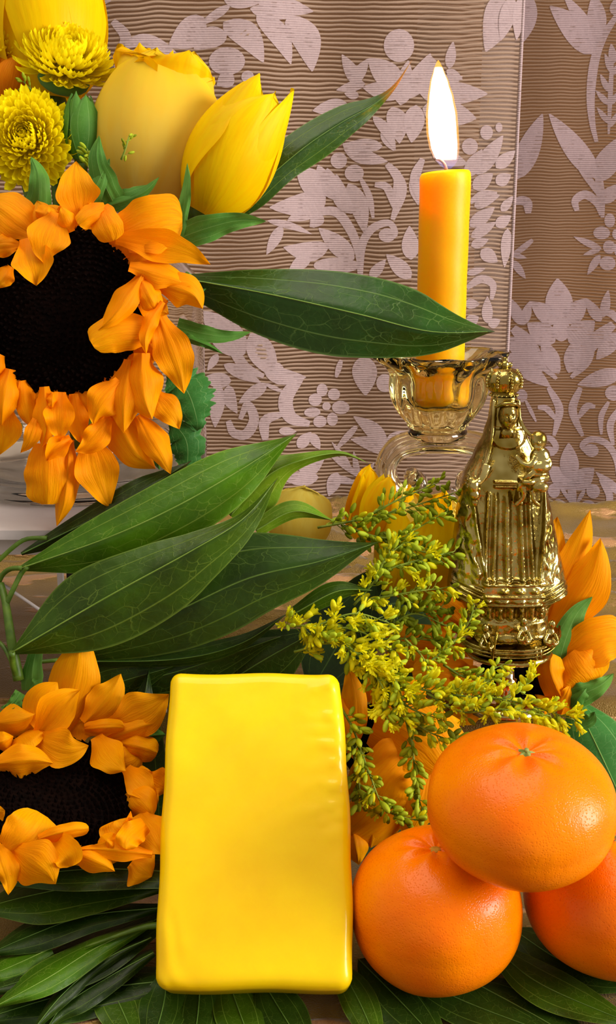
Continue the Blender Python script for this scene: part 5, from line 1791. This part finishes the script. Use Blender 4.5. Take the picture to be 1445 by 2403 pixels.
for mt, mid, w, lb in TL:
    o = blade('laurel_leaf', mid, w, M[mt], None, prof='leaf', cup=0.12, ruf=0.05, nu=10, nv=30, ground=True, rib=M['ribd'], ribw=0.026, ph=R.uniform(0, 6))
    tag(o, lb, 'leaf', 'laurel leaves strewn on the table')

o = blade('sunflower_leaf', [(1345, 1640, 47.0), (1395, 1740, 46.0), (1460, 1880, 45.0)], [10, 78, 40], M['sunleaf'], None, wr=[20, 80, 40], prof='one', cup=0.3, nv=30, rib=M['rib'], ribw=0.026)
tag(o, 'broad smooth green leaf beyond the topmost mandarin at the picture edge', 'leaf')
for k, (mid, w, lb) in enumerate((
    ([(830, 1990, 44), (880, 1960, 45), (1000, 1850, 46.5)], 70, 'filler leaf painted dark for shade, deep between the soap and the lower mandarin'),
    ([(1080, 1720, 45), (1010, 1900, 44), (990, 1960, 43)], 70, 'filler leaf painted dark for shade, hidden behind the topmost mandarin under the goldenrod'),
    ([(700, 1640, 47), (860, 1640, 48.4), (1060, 1560, 50)], 100, 'large filler leaf painted dark for shade beneath the goldenrod at the soap top corner'),
    ([(730, 1620, 45.2), (800, 1500, 45.8), (880, 1360, 46.8)], 90, 'filler leaf painted dark for shade, standing behind the dense goldenrod plume'),
    ([(760, 1460, 48), (900, 1420, 50), (1100, 1400, 52)], 90, 'large filler leaf painted dark for shade beneath the half hidden yellow rose'))):
    o = blade('sunflower_leaf', mid, w, M['leafs'], None, prof='leaf', cup=0.2, nv=24)  # added leaves, coloured dark so the gaps read as shade
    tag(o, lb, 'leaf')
# ------------------------------------------------------------------ goldenrod
def bud_mesh(name, mat, open_=False):
    mb = MB()
    if not open_:
        mb.lathe([(0.0, 0.0), (0.20, 0.10), (0.34, 0.45), (0.40, 0.9), (0.34, 1.3), (0.24, 1.55), (0.12, 1.7), (0.0, 1.66)], 7)
    else:
        mb.lathe([(0.0, 0.0), (0.26, 0.15), (0.36, 0.6), (0.40, 1.0), (0.0, 1.1)], 6)
        for k in range(6):
            a = k * pi / 3
            q = Vector((cos(a), sin(a), 0))
            s = Vector((-sin(a), cos(a), 0))
            b0 = q * 0.25 + Vector((0, 0, 0.95))
            e = q * (0.75 if k % 2 else 0.5) + Vector((0, 0, 1.75))
            mb.add([b0 + s * 0.16, b0 - s * 0.16, e - s * 0.14 - q * 0.1, e + q * 0.12, e + s * 0.14 - q * 0.1], [(0, 1, 2, 3, 4)])
    return mb.mesh(name, mat, (0, 0, 0), True, False)


BM = [bud_mesh('bud_green', M['bud1']), bud_mesh('bud_olive', M['bud2']), bud_mesh('bud_yellow', M['bud3']), bud_mesh('floret', M['bud3'], True)]


def sprig(label, paths, tone, seed, step=0.23, tw=(0.3, 0.85), size=(0.15, 0.23), bias=None):
    """a flowering spray: stems along the paths, short twigs, a bud or floret at every twig node"""
    rg = random.Random(seed)
    t = thing('goldenrod_sprig', P(*paths[0][0]), label, 'goldenrod', 'goldenrod sprays')
    org = t.location.copy()
    stm2 = MB()
    nb = 0
    for path in paths:
        wp = [P(*q) for q in path]
        L = sum((wp[i + 1] - wp[i]).length for i in range(len(wp) - 1)) / U
        n = max(6, int(L / (step * 0.64)))
        sp2 = crom(wp, n)
        stm2.tube(sp2, [0.055 * U * (1 - 0.6 * i / n) for i in range(n + 1)], 5)
        for i in range(1, n + 1):
            f = i / n
            tg = (sp2[i] - sp2[i - 1]).normalized()
            rv = Vector((rg.gauss(0, 1), rg.gauss(0, 1), rg.gauss(0, 1)))
            rv = (rv - tg * rv.dot(tg)).normalized()
            if bias is not None:
                rv = (rv + bias).normalized()
            d = (rv + tg * rg.uniform(0.5, 1.1)).normalized()
            ln = rg.uniform(*tw) * (1 - 0.45 * f)
            p0 = sp2[i]
            p1 = p0 + d * ln * 0.5 * U
            p2 = p0 + (d + Vector((0, 0, rg.uniform(-0.1, 0.35)))).normalized() * ln * U
            stm2.tube([p0, p1, p2], [0.024 * U, 0.018 * U, 0.012 * U], 4, False)
            m = max(2, int(ln / 0.17))
            for j in range(m + 1):
                q = j / m
                if q < 0.3:
                    continue
                pb = p0.lerp(p1, q * 2) if q < 0.5 else p1.lerp(p2, q * 2 - 1)
                rd = Vector((rg.gauss(0, 1), rg.gauss(0, 1), rg.gauss(0, 1)))
                bd_ = (d * 0.9 + rd * 0.45).normalized() if q < 1 else d
                r = rg.random()
                k = 0
                for kk, pr_ in enumerate(tone):
                    if r < pr_:
                        k = kk
                        break
                    r -= pr_
                s = rg.uniform(*size) * rg.uniform(1.0, 1.45) * U * (1.15 if k == 3 else 1.0)
                o2 = link('floret' if k == 3 else 'bud', BM[k], t)
                x = bd_.orthogonal().normalized()
                y = bd_.cross(x)
                o2.matrix_local = Matrix.Translation(pb - org) @ Matrix((x * s, y * s, bd_ * s)).transposed().to_4x4()
                nb += 1
    put('stem', stm2, M['rodstem'], t)
    return nb


tot = 0
OL, YG, YE = (0.42, 0.50, 0.08, 0.0), (0.50, 0.12, 0.18, 0.20), (0.30, 0.04, 0.28, 0.38)  # first mix darkens the buds to paint in shade
tot += sprig('olive goldenrod spray spreading in front of the yellow rose bud below the candle holder',
             [[(745, 1238, 44.5), (850, 1218, 44.2), (960, 1190, 44.2), (1062, 1158, 44.4)], [(850, 1218, 44.2), (930, 1175, 44.0), (1028, 1132, 44.0)], [(800, 1232, 44.4), (920, 1262, 44.0), (1050, 1200, 44.0)]], OL, 1, 0.30, (0.3, 0.75), (0.15, 0.21))
tot += sprig('olive goldenrod spray drooping beside the robe of the figurine',
             [[(820, 1240, 44.6), (920, 1275, 44.2), (1020, 1300, 44.0), (1066, 1294, 43.9)], [(900, 1250, 44.4), (960, 1290, 44.0), (1005, 1330, 43.9)]], OL, 2, 0.26, (0.3, 0.7))
tot += sprig('fresh green goldenrod spray in the middle beyond the laurel leaf tips',
             [[(830, 1420, 43.6), (900, 1345, 43.4), (960, 1320, 43.4), (1040, 1300, 43.6)], [(850, 1410, 43.6), (960, 1390, 43.4), (1040, 1380, 43.5)], [(880, 1370, 43.4), (905, 1310, 43.4), (960, 1265, 43.5)]], YG, 3, 0.25)
tot += sprig('olive goldenrod tuft with painted shade just before the figurine boat',
             [[(900, 1480, 45.0), (970, 1440, 44.8), (1050, 1470, 44.8)], [(880, 1500, 45.0), (990, 1500, 44.8), (1070, 1520, 44.8)], [(900, 1440, 45), (990, 1420, 44.9), (1050, 1430, 45)]], OL, 4, 0.24)
tot += sprig('dense yellow goldenrod plume at the top corner of the soap',
             [[(648, 1468, 42.4), (740, 1470, 42.0), (840, 1480, 41.8), (925, 1530, 41.8)], [(690, 1530, 42.2), (780, 1510, 41.8), (880, 1555, 41.6), (935, 1590, 41.6)], [(740, 1470, 42.0), (830, 1440, 41.8), (910, 1460, 41.9)]], YE, 5, 0.21, (0.35, 0.9))
tot += sprig('yellow goldenrod cluster hanging over the soap edge towards the figurine',
             [[(800, 1500, 41.6), (860, 1560, 41.2), (900, 1620, 41.0), (905, 1690, 40.9)], [(850, 1550, 41.3), (930, 1600, 41.0), (940, 1680, 40.9)]], YE, 6, 0.21, (0.3, 0.8))
tot += sprig('long goldenrod stem lying across just above the topmost mandarin',
             [[(800, 1540, 42.2), (920, 1600, 41.4), (1060, 1630, 40.6), (1200, 1645, 40.0), (1345, 1688, 39.6)]], YE, 7, 0.17, (0.3, 0.75))
tot += sprig('short goldenrod tips trailing over the crown of the topmost mandarin',
             [[(1000, 1625, 41.0), (1080, 1670, 40.2), (1180, 1665, 39.6), (1290, 1680, 39.4)], [(1180, 1640, 40.2), (1230, 1610, 40.4), (1250, 1595, 40.4)]], YE, 8, 0.22, (0.25, 0.55))
tot += sprig('green goldenrod sprig climbing in front of the figurine boat',
             [[(1000, 1560, 43.4), (1060, 1510, 43.6), (1100, 1460, 43.8), (1112, 1418, 43.8)]], YG, 9, 0.17, (0.2, 0.5), (0.13, 0.19))
tot += sprig('goldenrod tuft below the figurine plate beside its stem',
             [[(950, 1500, 43.6), (990, 1540, 43.2), (1000, 1570, 43.0)], [(1040, 1560, 44), (1100, 1590, 43.6), (1180, 1560, 43.6)], [(1050, 1640, 43), (1120, 1610, 42.8), (1175, 1585, 43)]], YG, 10, 0.23, (0.2, 0.5), (0.13, 0.20))
tot += sprig('drooping green goldenrod spike alongside the edge of the soap',
             [[(800, 1660, 41.8), (832, 1720, 41.6), (868, 1820, 41.4), (905, 1900, 41.4), (975, 1925, 41.4)], [(825, 1740, 41.8), (840, 1830, 41.6), (850, 1890, 41.6)]], (0.6, 0.3, 0.05, 0.05), 11, 0.18, (0.25, 0.6))
tot += sprig('thin goldenrod spike hanging straight down before the drooping sunflower',
             [[(950, 1680, 41.6), (968, 1760, 41.6), (975, 1840, 41.7), (990, 1900, 41.8)]], (0.45, 0.5, 0.05, 0.0), 12, 0.17, (0.2, 0.45))
tot += sprig('goldenrod sprig peeking out low between the topmost mandarin and the hanging spike',
             [[(900, 1600, 41.4), (960, 1660, 41.0), (1040, 1690, 40.6)], [(880, 1590, 41.6), (980, 1700, 41.2), (1060, 1740, 41)]], YG, 13, 0.2, (0.25, 0.6))
tot += sprig('tiny green blossom twig resting against the large pale rose',
             [[(285, 375, 44.2), (296, 345, 44.0), (302, 320, 44.0)]], (0.7, 0.3, 0, 0), 14, 0.26, (0.2, 0.4), (0.09, 0.13))
tot += sprig('green blossom twig at the foot of the closed green bud',
             [[(205, 430, 45.2), (212, 385, 45.0), (205, 350, 45.0)]], (0.6, 0.4, 0, 0), 15, 0.2, (0.2, 0.45), (0.12, 0.16))
tot += sprig('green blossom twig tucked between the two large chrysanthemums',
             [[(110, 230, 46.9), (75, 212, 46.6), (55, 192, 46.5)]], (0.6, 0.4, 0, 0), 16, 0.2, (0.2, 0.4), (0.12, 0.17))
print('buds', tot)
